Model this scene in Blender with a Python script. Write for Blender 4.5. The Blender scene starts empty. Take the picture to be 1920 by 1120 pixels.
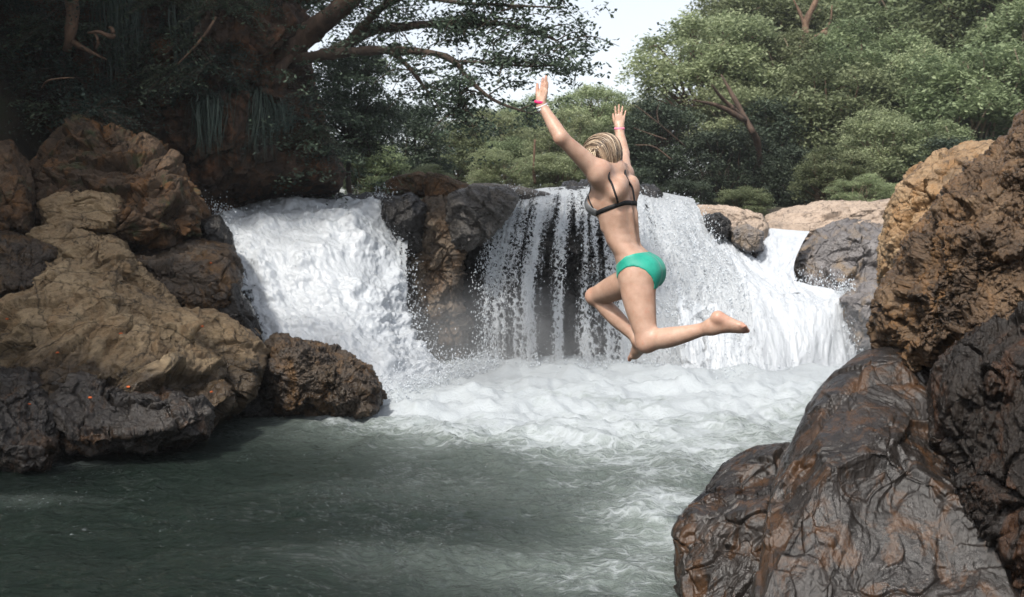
import bpy, math, random, time
import numpy as np
from mathutils import Vector, Matrix
from mathutils.bvhtree import BVHTree

T0 = time.time()
sc = bpy.context.scene
COL = sc.collection
F = 1884.0            # focal length in photo pixels (photo 1920 x 1120)
CAMH = 2.0
PITCH = math.atan(130.0 / F)
rad = math.radians


def P(px, py, Y):
    """world point seen at photo pixel (px,py) that lies Y metres away; works on arrays"""
    px = np.asarray(px, float); py = np.asarray(py, float); Y = np.asarray(Y, float)
    x = (px - 960.0) / F
    y = -(py - 560.0) / F
    c, s = math.cos(PITCH), math.sin(PITCH)
    dy = c + y * s
    dz = -s + y * c
    return np.stack([x / dy * Y, Y + 0 * x, CAMH + dz / dy * Y], -1)


# ------------------------------------------------------------------ noise
_r = np.random.RandomState(7)
PERM = np.tile(_r.permutation(256), 3).astype(np.int32)
_g = _r.normal(size=(256, 3)); GRAD = (_g / np.linalg.norm(_g, axis=1)[:, None]).astype(np.float32)
RND = _r.rand(256, 4).astype(np.float32)


def _h(ix, iy, iz):
    return PERM[PERM[PERM[ix & 255] + (iy & 255)] + (iz & 255)]


def perlin(p):
    p = np.asarray(p, np.float32)
    i = np.floor(p).astype(np.int32); f = p - i
    u = f * f * f * (f * (f * 6 - 15) + 10)
    out = 0
    for a in (0, 1):
        wx = u[:, 0] if a else 1 - u[:, 0]
        for b in (0, 1):
            wy = u[:, 1] if b else 1 - u[:, 1]
            for c in (0, 1):
                wz = u[:, 2] if c else 1 - u[:, 2]
                g = GRAD[_h(i[:, 0] + a, i[:, 1] + b, i[:, 2] + c)]
                d = (f[:, 0] - a) * g[:, 0] + (f[:, 1] - b) * g[:, 1] + (f[:, 2] - c) * g[:, 2]
                out = out + wx * wy * wz * d
    return out * 1.5


def fbm(p, oct=4, lac=2.03, gain=.5):
    o = 0; a = 1.0; q = np.asarray(p, np.float32)
    for k in range(oct):
        o = o + a * perlin(q); a *= gain; q = q * lac + 13.7
    return o


def ridged(p, oct=4, lac=2.1, gain=.5):
    o = 0; a = 1.0; q = np.asarray(p, np.float32)
    for k in range(oct):
        o = o + a * (1 - 2 * np.abs(perlin(q))); a *= gain; q = q * lac + 5.3
    return o


def worley(p):
    """F1, F2 and a random number of the nearest cell"""
    p = np.asarray(p, np.float32)
    i = np.floor(p).astype(np.int32)
    n = len(p); f1 = np.full(n, 9., np.float32); f2 = np.full(n, 9., np.float32); idn = np.zeros(n, np.int32)
    for a in (-1, 0, 1):
        for b in (-1, 0, 1):
            for c in (-1, 0, 1):
                h = _h(i[:, 0] + a, i[:, 1] + b, i[:, 2] + c)
                r = RND[h]
                dx = i[:, 0] + a + r[:, 0] - p[:, 0]; dy = i[:, 1] + b + r[:, 1] - p[:, 1]; dz = i[:, 2] + c + r[:, 2] - p[:, 2]
                d = np.sqrt(dx * dx + dy * dy + dz * dz)
                m = d < f1
                f2 = np.where(m, f1, np.minimum(f2, d)); f1 = np.where(m, d, f1); idn = np.where(m, h, idn)
    return f1, f2, RND[idn]


def facets(p):
    """height of randomly tilted flat plates, one per cell, and distance to the cell border: broken rock"""
    p = np.asarray(p, np.float32); i = np.floor(p).astype(np.int32); n = len(p)
    f1 = np.full(n, 9., np.float32); f2 = np.full(n, 9., np.float32); hh = np.zeros(n, np.float32)
    for a in (-1, 0, 1):
        for b in (-1, 0, 1):
            for c in (-1, 0, 1):
                h = _h(i[:, 0] + a, i[:, 1] + b, i[:, 2] + c); r = RND[h]; g = GRAD[(h * 7 + 3) & 255]
                dx = p[:, 0] - i[:, 0] - a - r[:, 0]; dy = p[:, 1] - i[:, 1] - b - r[:, 1]; dz = p[:, 2] - i[:, 2] - c - r[:, 2]
                d = np.sqrt(dx * dx + dy * dy + dz * dz)
                v = g[:, 0] * dx + g[:, 1] * dy + g[:, 2] * dz + (r[:, 3] - .5) * .7
                m = d < f1
                f2 = np.where(m, f1, np.minimum(f2, d)); f1 = np.where(m, d, f1); hh = np.where(m, v, hh)
    return hh, f2 - f1


def sstep(a, b, x):
    t = np.clip((x - a) / (b - a), 0, 1); return t * t * (3 - 2 * t)


# ------------------------------------------------------------------ mesh / object helpers
def mesh(name, V, Fc, mat=None, smooth=True, attrs=None):
    """Fc: (n,k) int array of faces of equal size, or a list of such arrays"""
    V = np.asarray(V, np.float32)
    if not isinstance(Fc, list): Fc = [Fc]
    Fc = [np.asarray(f, np.int32) for f in Fc if len(f)]
    me = bpy.data.meshes.new(name)
    me.vertices.add(len(V)); me.vertices.foreach_set('co', V.ravel())
    nl = sum(f.size for f in Fc); nf = sum(len(f) for f in Fc)
    me.loops.add(nl); me.loops.foreach_set('vertex_index', np.concatenate([f.ravel() for f in Fc]))
    me.polygons.add(nf)
    sizes = np.concatenate([np.full(len(f), f.shape[1], np.int32) for f in Fc])
    st = np.concatenate([[0], np.cumsum(sizes)[:-1]]).astype(np.int32)
    me.polygons.foreach_set('loop_start', st)
    me.update(calc_edges=True)
    me.polygons.foreach_set('use_smooth', np.full(nf, bool(smooth)))
    if attrs:
        for k, v in attrs.items():
            v = np.asarray(v, np.float32)
            if v.ndim == 1:
                a = me.attributes.new(k, 'FLOAT', 'POINT'); a.data.foreach_set('value', v)
            else:
                a = me.attributes.new(k, 'FLOAT_COLOR', 'POINT')
                a.data.foreach_set('color', np.concatenate([v, np.ones((len(v), 1), np.float32)], 1).ravel())
    if mat: me.materials.append(mat)
    me.validate(verbose=False)
    return me


def obj(name, me, parent=None, loc=None):
    o = bpy.data.objects.new(name, me); COL.objects.link(o)
    if parent is not None: o.parent = parent
    if loc is not None: o.location = loc
    return o


def tag(o, label=None, cat=None, group=None, kind=None):
    if label: o['label'] = label
    if cat: o['category'] = cat
    if group: o['group'] = group
    if kind: o['kind'] = kind
    return o


def empty(name, loc=(0, 0, 0), **k):
    o = obj(name, None, loc=loc); o.empty_display_size = .2
    return tag(o, **k)


def vnormals(V, Q):
    n = np.zeros_like(V)
    if Q.shape[1] == 4: fn = np.cross(V[Q[:, 2]] - V[Q[:, 0]], V[Q[:, 3]] - V[Q[:, 1]])
    else: fn = np.cross(V[Q[:, 1]] - V[Q[:, 0]], V[Q[:, 2]] - V[Q[:, 0]])
    for k in range(Q.shape[1]):
        for c in range(3):
            n[:, c] += np.bincount(Q[:, k], fn[:, c], len(V))
    return n / (np.linalg.norm(n, axis=1)[:, None] + 1e-12)


def cubesphere(N):
    """unit sphere of 6*N*N quads, welded"""
    t = np.tan(np.linspace(-1, 1, N + 1) * math.pi / 4)
    A, B = np.meshgrid(t, t, indexing='ij'); A = A.ravel(); B = B.ravel(); O = np.ones_like(A)
    sides = [(O, A, B), (-O, B, A), (B, O, A), (A, -O, B), (A, B, O), (B, A, -O)]
    V = np.concatenate([np.stack(s, 1) for s in sides])
    idx = np.arange((N + 1) ** 2).reshape(N + 1, N + 1)
    q = np.stack([idx[:-1, :-1], idx[1:, :-1], idx[1:, 1:], idx[:-1, 1:]], -1).reshape(-1, 4)
    Q = np.concatenate([q + k * (N + 1) ** 2 for k in range(6)])
    key = np.round(V * 1e5).astype(np.int64)
    _, first, inv = np.unique(key, axis=0, return_index=True, return_inverse=True)
    V = V[first]; Q = inv.ravel()[Q]
    V = V / np.linalg.norm(V, axis=1)[:, None]
    return V, Q


_cs = {}
def csphere(N):
    if N not in _cs: _cs[N] = cubesphere(N)
    return _cs[N]


def grid_faces(nu, nv):
    idx = np.arange(nu * nv).reshape(nu, nv)
    return np.stack([idx[:-1, :-1], idx[1:, :-1], idx[1:, 1:], idx[:-1, 1:]], -1).reshape(-1, 4)


def catmull(pts, n):
    """smooth curve through pts (k,d) sampled at n points"""
    pts = np.asarray(pts, float); k = len(pts)
    t = np.linspace(0, k - 1 - 1e-9, n); i = np.floor(t).astype(int); f = (t - i)[:, None]
    ext = np.concatenate([[2 * pts[0] - pts[1]], pts, [2 * pts[-1] - pts[-2]]])
    p0, p1, p2, p3 = ext[i], ext[i + 1], ext[i + 2], ext[i + 3]
    return .5 * ((2 * p1) + (-p0 + p2) * f + (2 * p0 - 5 * p1 + 4 * p2 - p3) * f ** 2 + (-p0 + 3 * p1 - 3 * p2 + p3) * f ** 3)


def spline_grid(rows, nu, nv):
    """rows: list of rows of points, equal length; returns (nu, nv, 3) : u across, v down"""
    R = np.asarray(rows, float)
    a = np.stack([catmull(r, nu) for r in R])          # (rows, nu, 3)
    b = np.stack([catmull(a[:, k], nv) for k in range(nu)])  # (nu, nv, 3)
    return b


def tube(pts, radii, sides=8, n=None, cap=True, wob=0., seed=0):
    """tapered tube along pts -> V, Q"""
    pts = np.asarray(pts, float); radii = np.asarray(radii, float)
    if n is None: n = max(6, 5 * len(pts))
    tt = np.linspace(0, 1, n)
    C = catmull(pts, n)
    rr = np.interp(tt, np.linspace(0, 1, len(radii)), radii)
    T = np.gradient(C, axis=0); T /= np.linalg.norm(T, axis=1)[:, None] + 1e-12
    up = np.array([0, 0, 1.]) if abs(T[0, 2]) < .9 else np.array([1., 0, 0])
    X = np.cross(T, up); X /= np.linalg.norm(X, axis=1)[:, None] + 1e-12
    Yv = np.cross(T, X)
    a = np.linspace(0, 2 * math.pi, sides, endpoint=False)
    ring = C[:, None] + rr[:, None, None] * (np.cos(a)[None, :, None] * X[:, None] + np.sin(a)[None, :, None] * Yv[:, None])
    V = ring.reshape(-1, 3)
    if wob:
        nrm = (V - np.repeat(C, sides, 0))
        V = V + nrm * (fbm(V * 3.1 + seed, 3)[:, None] * wob)
    idx = np.arange(n * sides).reshape(n, sides)
    nx = np.roll(idx, -1, 1)
    Q = np.stack([idx[:-1], nx[:-1], nx[1:], idx[1:]], -1).reshape(-1, 4)
    if cap:
        c0, c1 = len(V), len(V) + 1
        V = np.concatenate([V, C[:1], C[-1:]])
        q0 = np.stack([idx[0], np.full(sides, c0), np.full(sides, c0), nx[0]], -1)
        q1 = np.stack([idx[-1], nx[-1], np.full(sides, c1), np.full(sides, c1)], -1)
        return V, Q, np.concatenate([np.stack([nx[0], idx[0], np.full(sides, c0)], -1), np.stack([idx[-1], nx[-1], np.full(sides, c1)], -1)])
    return V, Q, np.zeros((0, 3), int)


class Acc:
    """collects pieces of one mesh"""
    def __init__(s): s.V = []; s.Q = []; s.T = []; s.n = 0; s.A = []
    def add(s, V, Q=None, T=None, a=None):
        s.V.append(V)
        if Q is not None and len(Q): s.Q.append(np.asarray(Q) + s.n)
        if T is not None and len(T): s.T.append(np.asarray(T) + s.n)
        if a is not None: s.A.append(np.tile(np.asarray(a, np.float32), (len(V), 1)) if np.ndim(a) == 1 else a)
        s.n += len(V)
    def tube(s, pts, radii, sides=8, n=None, wob=0., seed=0, a=None):
        V, Q, T = tube(pts, radii, sides, n, True, wob, seed); s.add(V, Q, T, a)
    def mesh(s, name, mat, smooth=True, attr='Col'):
        f = []
        if s.Q: f.append(np.concatenate(s.Q))
        if s.T: f.append(np.concatenate(s.T))
        return mesh(name, np.concatenate(s.V), f, mat, smooth, {attr: np.concatenate(s.A)} if s.A else None)


# ------------------------------------------------------------------ material helpers
class NT:
    def __init__(s, name):
        s.m = bpy.data.materials.new(name); s.m.use_nodes = True
        s.t = s.m.node_tree; s.t.nodes.clear()
        s.out = s.t.nodes.new('ShaderNodeOutputMaterial')
    def n(s, typ, props=None, **ins):
        nd = s.t.nodes.new('ShaderNode' + typ)
        for k, v in (props or {}).items(): setattr(nd, k, v)
        for k, v in ins.items():
            k2 = k.replace('_', ' ')
            if k.startswith('i') and k[1:].isdigit(): sock = nd.inputs[int(k[1:])]
            else: sock = nd.inputs[k2]
            s.set(sock, v)
        return nd
    def set(s, sock, v):
        if isinstance(v, bpy.types.NodeSocket): s.t.links.new(v, sock)
        elif isinstance(v, bpy.types.Node): s.t.links.new(v.outputs[0], sock)
        else:
            if isinstance(v, (tuple, list)) and len(v) == 3 and sock.type == 'RGBA': v = (*v, 1)
            sock.default_value = v
    def math(s, op, a, b=0., c=0., clamp=False):
        nd = s.n('Math', {'operation': op, 'use_clamp': clamp}, i0=a, i1=b)
        s.set(nd.inputs[2], c); return nd.outputs[0]
    def mix(s, fac, a, b, blend='MIX'):
        nd = s.n('Mix', {'data_type': 'RGBA', 'blend_type': blend})
        s.set(nd.inputs[0], fac); s.set(nd.inputs[6], a); s.set(nd.inputs[7], b)
        return nd.outputs[2]
    def ramp(s, fac, stops, interp='LINEAR'):
        nd = s.n('ValToRGB', i0=fac); cr = nd.color_ramp; cr.interpolation = interp
        while len(cr.elements) < len(stops): cr.elements.new(.5)
        for e, (p, c) in zip(cr.elements, stops):
            e.position = p; e.color = (*c, 1) if not np.isscalar(c) else (c, c, c, 1)
        return nd.outputs[0]
    def mapr(s, v, a, b, c=0., d=1., typ='LINEAR'):
        nd = s.n('MapRange', {'interpolation_type': typ, 'clamp': True})
        for k, x in zip(('Value', 'From Min', 'From Max', 'To Min', 'To Max'), (v, a, b, c, d)): s.set(nd.inputs[k], x)
        return nd.outputs[0]
    def noise(s, vec, scale, detail=4., rough=.55, dist=0., out='Fac'):
        nd = s.n('TexNoise', Vector=vec, Scale=scale, Detail=detail, Roughness=rough, Distortion=dist)
        return nd.outputs[0 if out == 'Fac' else 1]
    def scale(s, vec, sc_, rot=(0, 0, 0), loc=(0, 0, 0)):
        nd = s.n('Mapping', Vector=vec, Scale=sc_, Rotation=rot, Location=loc); return nd.outputs[0]
    def bump(s, h, strength, dist, normal=None):
        nd = s.n('Bump', Strength=strength, Distance=dist, Height=h)
        if normal is not None: s.set(nd.inputs['Normal'], normal)
        return nd.outputs[0]
    def surf(s, sh): s.set(s.out.inputs['Surface'], sh); return s.m
# ------------------------------------------------------------------ camera, light, sky
cam_d = bpy.data.cameras.new('camera'); cam = obj('camera', cam_d)
cam_d.sensor_width = 36.0; cam_d.lens = 36.0 * F / 1920.0
cam.location = (0, 0, CAMH); cam.rotation_euler = (math.pi / 2 - PITCH, 0, 0)
cam_d.clip_start = .05; cam_d.clip_end = 3000
cam_d.dof.use_dof = True; cam_d.dof.focus_distance = 5.3; cam_d.dof.aperture_fstop = 5.0
sc.camera = cam

SUN = np.array([-.33, -.55, .80]); SUN /= np.linalg.norm(SUN)
elev = math.asin(SUN[2]); azim = math.atan2(SUN[0], SUN[1])
world = bpy.data.worlds.new('World'); sc.world = world; world.use_nodes = True
wt = world.node_tree; wt.nodes.clear()
sky = wt.nodes.new('ShaderNodeTexSky'); sky.sky_type = 'NISHITA'; sky.sun_disc = False
sky.sun_elevation = elev; sky.sun_rotation = azim; sky.air_density = 1.0; sky.dust_density = 2.5; sky.ozone_density = 1.0
hs = wt.nodes.new('ShaderNodeHueSaturation'); hs.inputs['Saturation'].default_value = .35
bg = wt.nodes.new('ShaderNodeBackground'); bg.inputs['Strength'].default_value = .135
wo = wt.nodes.new('ShaderNodeOutputWorld')
wt.links.new(sky.outputs[0], hs.inputs['Color']); wt.links.new(hs.outputs[0], bg.inputs[0]); wt.links.new(bg.outputs[0], wo.inputs[0])
sun_d = bpy.data.lights.new('sun', 'SUN'); sun_d.energy = 2.6; sun_d.angle = rad(4); sun_d.color = (1, .95, .87)
sun = obj('sun', sun_d); sun.rotation_euler = Vector(-SUN).to_track_quat('-Z', 'Y').to_euler()
sun.location = (-8, -8, 20)

sc.view_settings.view_transform = 'Standard'; sc.view_settings.look = 'None'
sc.view_settings.exposure = .88; sc.view_settings.gamma = 1
sc.render.engine = 'CYCLES'
cy = sc.cycles
cy.max_bounces = 6; cy.diffuse_bounces = 3; cy.glossy_bounces = 3; cy.transmission_bounces = 4; cy.transparent_max_bounces = 12
cy.use_denoising = True; cy.caustics_reflective = False; cy.caustics_refractive = False
cy.sample_clamp_indirect = 6
# ------------------------------------------------------------------ rocks
def rock_mat(name, light, mid, dark, wet_lo=None, wet_hi=None, rough=.75, spec=.4, bump=1., sc_=1., orange=None, streak=(1, 1, 1), moss=0., wetcol=.35, seed=0., wet_all=0., lightamt=.5, crk=1., wob=.6, mid_b=.9, rlo=.11, rhi=.34, grain=1.):
    t = NT(name)
    geo = t.n('NewGeometry'); pos = geo.outputs['Position']
    v = t.scale(pos, (1, 1, 1), loc=(seed, seed * 1.7, 0))
    vs = t.scale(pos, streak, loc=(seed, 0, seed))
    n1 = t.noise(v, 1.1 * sc_, 6, .6, .4)
    n2 = t.noise(vs, 5. * sc_, 8, .65, wob)
    n3 = t.noise(vs, 26. * sc_, 6, .7)
    n4 = t.noise(v, 110. * sc_, 3, .7)
    a = t.math('ADD', t.math('MULTIPLY', n1, .6), t.math('MULTIPLY', n2, .4))
    col = t.ramp(a, [(.34, dark), (.34 + .30 * (1 - lightamt), mid), (.74 - .14 * lightamt, light), (.85, tuple(min(1, c * 1.25) for c in light))])
    if orange is not None:
        no = t.noise(t.scale(pos, (1, 1, .6), loc=(3 + seed, 7, 1)), 2.3 * sc_, 7, .68, .8)
        col = t.mix(t.mapr(no, .50, .62), col, orange)
    # dark crust of lichen and small pits of its own shape
    col = t.mix(t.mapr(n3, .52, .68, 0, .75), col, tuple(c * .35 for c in dark))
    col = t.mix(t.mapr(n4, .45, .75, 0, .35), col, tuple(min(1, c * 1.3) for c in light))
    # fine cracks
    vo = t.n('TexVoronoi', {'feature': 'DISTANCE_TO_EDGE'}, Vector=t.mix(.25, vs, t.noise(v, 2.5 * sc_, 4, .6, out='Color'), 'ADD'), Scale=1.9 * sc_)
    crack = t.mapr(vo.outputs[0], .0, .018, 1., 0.)
    col = t.mix(t.math('MULTIPLY', crack, .7 * crk), col, (.012, .010, .009))
    if moss:
        nm = t.noise(v, 3.2, 5, .65)
        col = t.mix(t.mapr(nm, .62 - moss * .2, .72 - moss * .2, 0, .8), col, (.035, .045, .018))
    r = rough
    wet = wet_all
    if wet_hi is not None:
        sep = t.n('SeparateXYZ', Vector=pos)
        nz = t.math('ADD', sep.outputs[2], t.math('MULTIPLY', t.math('SUBTRACT', t.noise(v, 1.6, 5, .65, .5), .5), 1.1))
        w = t.mapr(nz, wet_lo, wet_hi, 1., 0.)
        wet = t.math('MAXIMUM', w, wet_all)
    if wet_hi is not None or wet_all:
        col = t.mix(wet, col, t.mix(1., col, (wetcol, wetcol * .97, wetcol * .95), 'MULTIPLY'))
        nw = t.noise(v, 2.1, 5, .6, .3)
        r = t.math('ADD', t.math('MULTIPLY', wet, t.mapr(nw, .3, .7, rlo - rough, rhi - rough)), rough)
    h = t.math('ADD', t.math('MULTIPLY', n2, mid_b), t.math('ADD', t.math('MULTIPLY', n3, .28 * grain), t.math('MULTIPLY', n4, .07 * grain)))
    h = t.math('SUBTRACT', h, t.math('MULTIPLY', crack, .12 * crk))
    nb = t.bump(h, 1.0, .045 * bump / sc_)
    b = t.n('BsdfPrincipled', Base_Color=col, Roughness=r, Normal=nb)
    b.inputs['Specular IOR Level'].default_value = spec
    return t.surf(b)


def poly_radius(outline, c, phi, jag, seed):
    o = np.asarray(outline, float)
    o2 = np.concatenate([o, o[:1]])
    pts = np.concatenate([o2[i] + (o2[i + 1] - o2[i]) * np.linspace(0, 1, 60, endpoint=False)[:, None] for i in range(len(o))])
    a = np.arctan2(-(pts[:, 1] - c[1]), pts[:, 0] - c[0]); r = np.hypot(pts[:, 0] - c[0], pts[:, 1] - c[1])
    k = np.argsort(a); a = a[k]; r = r[k]
    g = np.linspace(-math.pi, math.pi, 721); R = np.interp(g, a, r, period=2 * math.pi)
    ker = np.hanning(15); ker /= ker.sum()
    R = np.convolve(np.concatenate([R[-20:-1], R, R[1:20]]), ker, 'same')[19:-19]
    return np.interp(phi, g, R[:721])


def rock(name, label, outline, Y, T, mat, cat='rock', N=64, c=None, tilt=0., side=0., e=.75, coarse=.10, block=.10, fine=.03,
         freq=1., aniso=(1, 1, 1), seed=0, facet=10, group=None, rot=0., Tb=None, warp=.25, crackw=.10, crackd=.06, kind=None, micro=.5, planes=(), h3w=.12):
    """a boulder: a faceted, cracked 3-D body whose outline is given in photo pixels at distance Y, T metres thick each way"""
    o = np.asarray(outline, float)
    if c is None: c = ((o[:, 0].min() + o[:, 0].max()) / 2, (o[:, 1].min() + o[:, 1].max()) / 2)
    D, Q = csphere(N); D = D.copy()
    th = np.arccos(np.clip(-D[:, 1], -1, 1)); t2 = math.pi * (th / math.pi) ** 1.45      # more detail on the side that is seen
    k_ = np.sin(t2) / np.maximum(np.sin(th), 1e-6); D[:, 0] *= k_; D[:, 2] *= k_; D[:, 1] = -np.cos(t2)
    D[th > math.pi - 1e-5] = (0, 1, 0)
    rs = np.random.RandomState(seed + 11)
    s = np.sqrt(D[:, 0] ** 2 + D[:, 2] ** 2); phi = np.arctan2(D[:, 2], D[:, 0])
    cth = D[:, 1]
    # cut the ball with random planes that face the viewer or the sky: flat broken faces
    cut = np.ones(len(D))
    for k in range(facet):
        n = rs.normal(size=3); n[1] = -abs(n[1]) * 1.2; n /= np.linalg.norm(n)
        d = rs.uniform(.72, .95)
        dn = D @ n
        lim = np.where(dn > .05, d / np.maximum(dn, .05), 9)
        cut = np.minimum(cut, lim)
    for n, d in planes:
        n = np.array(n, float); n /= np.linalg.norm(n); dn = D @ n
        cut = np.minimum(cut, np.where(dn > .05, d / np.maximum(dn, .05), 9))
    front = np.clip(-cth * 1.6, 0, 1)
    cut = 1 + (cut - 1) * front
    R = poly_radius(o, c, phi, 0, seed)
    ss = s ** e
    px = c[0] + R * np.cos(phi) * ss * (1 + (cut - 1) * .4); py = c[1] - R * np.sin(phi) * ss * (1 + (cut - 1) * .4)
    cc = np.sign(cth) * np.abs(cth) ** e
    Tn = np.where(cth < 0, T, T if Tb is None else Tb)
    Yv = Y + Tn * cc * cut + tilt * (c[1] - py) / F * Y + side * (px - c[0]) / F * Y
    V = P(px, py, Yv)
    cen = P(c[0], c[1], Y)
    size = float(np.mean(R)) / F * Y
    ca, sa = math.cos(rot), math.sin(rot)

    def coords(V, f):
        q = V.copy()
        x = q[:, 0] * ca - q[:, 2] * sa; z = q[:, 0] * sa + q[:, 2] * ca
        q = np.stack([x * aniso[0], q[:, 1] * aniso[1], z * aniso[2]], 1)
        return q * f + seed * 3.17
    f0 = freq / size
    n = vnormals(V, Q)
    if np.mean(np.sum(n * (V - cen), 1)) < 0: n = -n; Q = Q[:, ::-1]
    q = coords(V, f0)
    q = q + warp * np.stack([fbm(q * .8 + 3, 3), fbm(q * .8 + 31, 3), fbm(q * .8 + 71, 3)], 1)
    edge = np.clip(np.abs(cth) * 1.5 + .35, 0, 1)
    V = V + n * (coarse * size * fbm(q * 1.0, 3) * edge)[:, None]
    if block or crackd:
        h1, b1 = facets(q * 1.5); h2, b2 = facets(q * 3.7 + 9); h3, b3 = facets(q * 8.5 + 4)
        cr = sstep(0, crackw, b1); cr2 = sstep(0, crackw * 1.4, b2)
        dd = block * size * (1.25 * h1 * sstep(0, .05, b1) + .42 * h2 * sstep(0, .08, b2) + h3w * h3 * sstep(0, .1, b3)) - crackd * size * ((1 - cr) + .35 * (1 - cr2))
        V = V + n * (dd * edge)[:, None]
    n2 = vnormals(V, Q)
    q = coords(V, f0)
    V = V + n2 * (fine * size * (.55 * ridged(q * 2.3, 4, gain=.45) - .5 + .6 * fbm(q * 6, 3)) )[:, None]
    if micro:
        n3 = vnormals(V, Q)
        V = V + n3 * (fine * micro * size * fbm(coords(V, f0) * 19, 3))[:, None]
    loc = np.array([cen[0], cen[1], V[:, 2].min()])
    ob = obj(name, mesh(name, V - loc, Q, mat), loc=loc)
    tag(ob, label, cat, group, kind)
    return ob


M_tan = rock_mat('rock_tan', (.38, .285, .17), (.22, .155, .09), (.065, .048, .035), .70, 1.05, orange=(.21, .135, .07), streak=(.6, 1, 1.5), wetcol=.22, lightamt=.6, spec=.35)
M_brown = rock_mat('rock_brown', (.15, .10, .062), (.075, .048, .030), (.024, .018, .013), orange=(.13, .06, .02), moss=.3, seed=3, lightamt=.35, spec=.3)
M_dark = rock_mat('rock_dark_wet', (.10, .085, .07), (.05, .043, .038), (.018, .016, .016), orange=(.09, .045, .018), seed=5, wet_all=.85, rough=.5, wetcol=.55, lightamt=.35)
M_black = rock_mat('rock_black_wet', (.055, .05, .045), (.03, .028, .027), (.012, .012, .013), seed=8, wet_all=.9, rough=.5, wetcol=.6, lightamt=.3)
M_mid = rock_mat('rock_wet_boulder', (.15, .11, .07), (.075, .055, .04), (.025, .02, .018), .25, .8, orange=(.16, .085, .03), seed=9, wet_all=.5, rough=.55, wetcol=.4, lightamt=.4, bump=1.3)
M_center = rock_mat('rock_ledge', (.26, .20, .14), (.13, .10, .075), (.03, .027, .025), orange=(.12, .07, .035), seed=12, wet_all=.4, rough=.55, wetcol=.6, streak=(1, 1, 1.6))
M_ledge = rock_mat('rock_grey_ledge', (.17, .155, .14), (.085, .078, .072), (.028, .027, .026), seed=13, wet_all=.45, rough=.5, wetcol=.7, streak=(.7, 1, 1.5), lightamt=.45)
M_pink = rock_mat('rock_pale', (.42, .33, .26), (.30, .235, .185), (.10, .085, .075), seed=15, rough=.8, lightamt=.6, streak=(.6, 1, 1.3))
M_grey = rock_mat('rock_grey', (.24, .225, .22), (.145, .135, .135), (.05, .048, .05), seed=17, orange=(.20, .15, .10), rough=.55, wet_all=.3, wetcol=.7, lightamt=.45)
M_slope = rock_mat('rock_wet_sheen', (.12, .104, .096), (.040, .034, .030), (.010, .009, .008), seed=21, orange=(.14, .07, .03), wet_all=1., rough=.4, wetcol=.44, lightamt=.45, sc_=2.6, bump=.5, streak=(1.3, 1.3, .5), spec=.5, crk=.0, wob=.1, mid_b=.4, rlo=.12, rhi=.50, grain=1.8)
M_rust = rock_mat('rock_rust', (.26, .175, .10), (.115, .070, .038), (.026, .017, .012), seed=24, orange=(.19, .10, .038), wet_all=.6, rough=.5, wetcol=.6, sc_=2.0, lightamt=.45, bump=1.4)
M_rusttop = rock_mat('rock_golden', (.40, .29, .175), (.235, .15, .08), (.05, .032, .02), seed=31, orange=(.24, .13, .05), wet_all=.2, rough=.6, wetcol=.7, sc_=1.6, lightamt=.6, streak=(.6, 1, 1.4))
M_rustdark = rock_mat('rock_rust_dark', (.045, .032, .022), (.020, .015, .012), (.008, .007, .0065), seed=27, orange=(.065, .028, .011), wet_all=.8, rough=.45, wetcol=.6, sc_=1.8, lightamt=.3, streak=(1.6, 1.6, .5), bump=1.2)

R_ = rock
# -- left bank, nearest first
R_('boulder', 'low black wet rock shelf at the waterline in the bottom left corner of the bank', [(-60, 700), (60, 690), (110, 760), (120, 850), (90, 900), (-60, 905)], 8.8, .9, M_dark, N=79, seed=1, tilt=.5, fine=.04)
R_('boulder', 'broad dark wet boulder sloping into the pool below the tan slab', [(40, 740), (110, 705), (230, 715), (340, 735), (400, 770), (392, 822), (330, 838), (200, 852), (110, 852), (50, 810)], 9.1, .95, M_dark, N=118, seed=2, tilt=.9, fine=.03, block=.16, e=.62)
R_('boulder', 'large tan sunlit rock slab sloping down to the dark boulder', [(-60, 540), (60, 510), (190, 500), (300, 560), (370, 600), (425, 690), (445, 760), (400, 800), (250, 830), (100, 830), (-60, 800)], 10.3, 1.3, M_tan, N=151, c=(205, 660), e=.62, seed=3, tilt=.9, rot=-.6, aniso=(.6, 1, 1.6), fine=.020, block=.13, coarse=.10, freq=1.25, crackd=.035, crackw=.05, facet=14, h3w=.20, warp=.12)
R_('boulder', 'tan wedge of rock between the big slab and the wet boulder', [(320, 585), (400, 580), (475, 622), (502, 660), (485, 725), (440, 770), (390, 740), (345, 670)], 10.5, .8, M_tan, N=90, seed=4, tilt=.7, rot=-.5, fine=.025, e=.62, block=.14)
R_('boulder', 'dark wet knobbly boulder with a rusty top beside the left waterfall', [(450, 680), (500, 650), (515, 632), (560, 635), (610, 655), (670, 675), (705, 705), (720, 745), (700, 775), (620, 790), (520, 785), (470, 765), (448, 720)], 10.9, .9, M_mid, N=136, seed=5, tilt=.4, rot=-.5, coarse=.14, block=.16, fine=.05, freq=1.3)
R_('boulder', 'brown lumpy rock under the tan ledge at the left edge', [(-60, 420), (40, 435), (110, 470), (115, 545), (60, 590), (-60, 590)], 10.7, .9, M_mid, N=90, seed=6, tilt=.4)
R_('boulder', 'tan cracked boulder above the big slab with a flat upper face', [(50, 425), (150, 410), (225, 450), (265, 500), (230, 570), (120, 580), (55, 510)], 11.2, .9, M_tan, N=100, seed=7, tilt=.6, rot=-.5, aniso=(.7, 1, 1.4), e=.62, block=.14)
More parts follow.
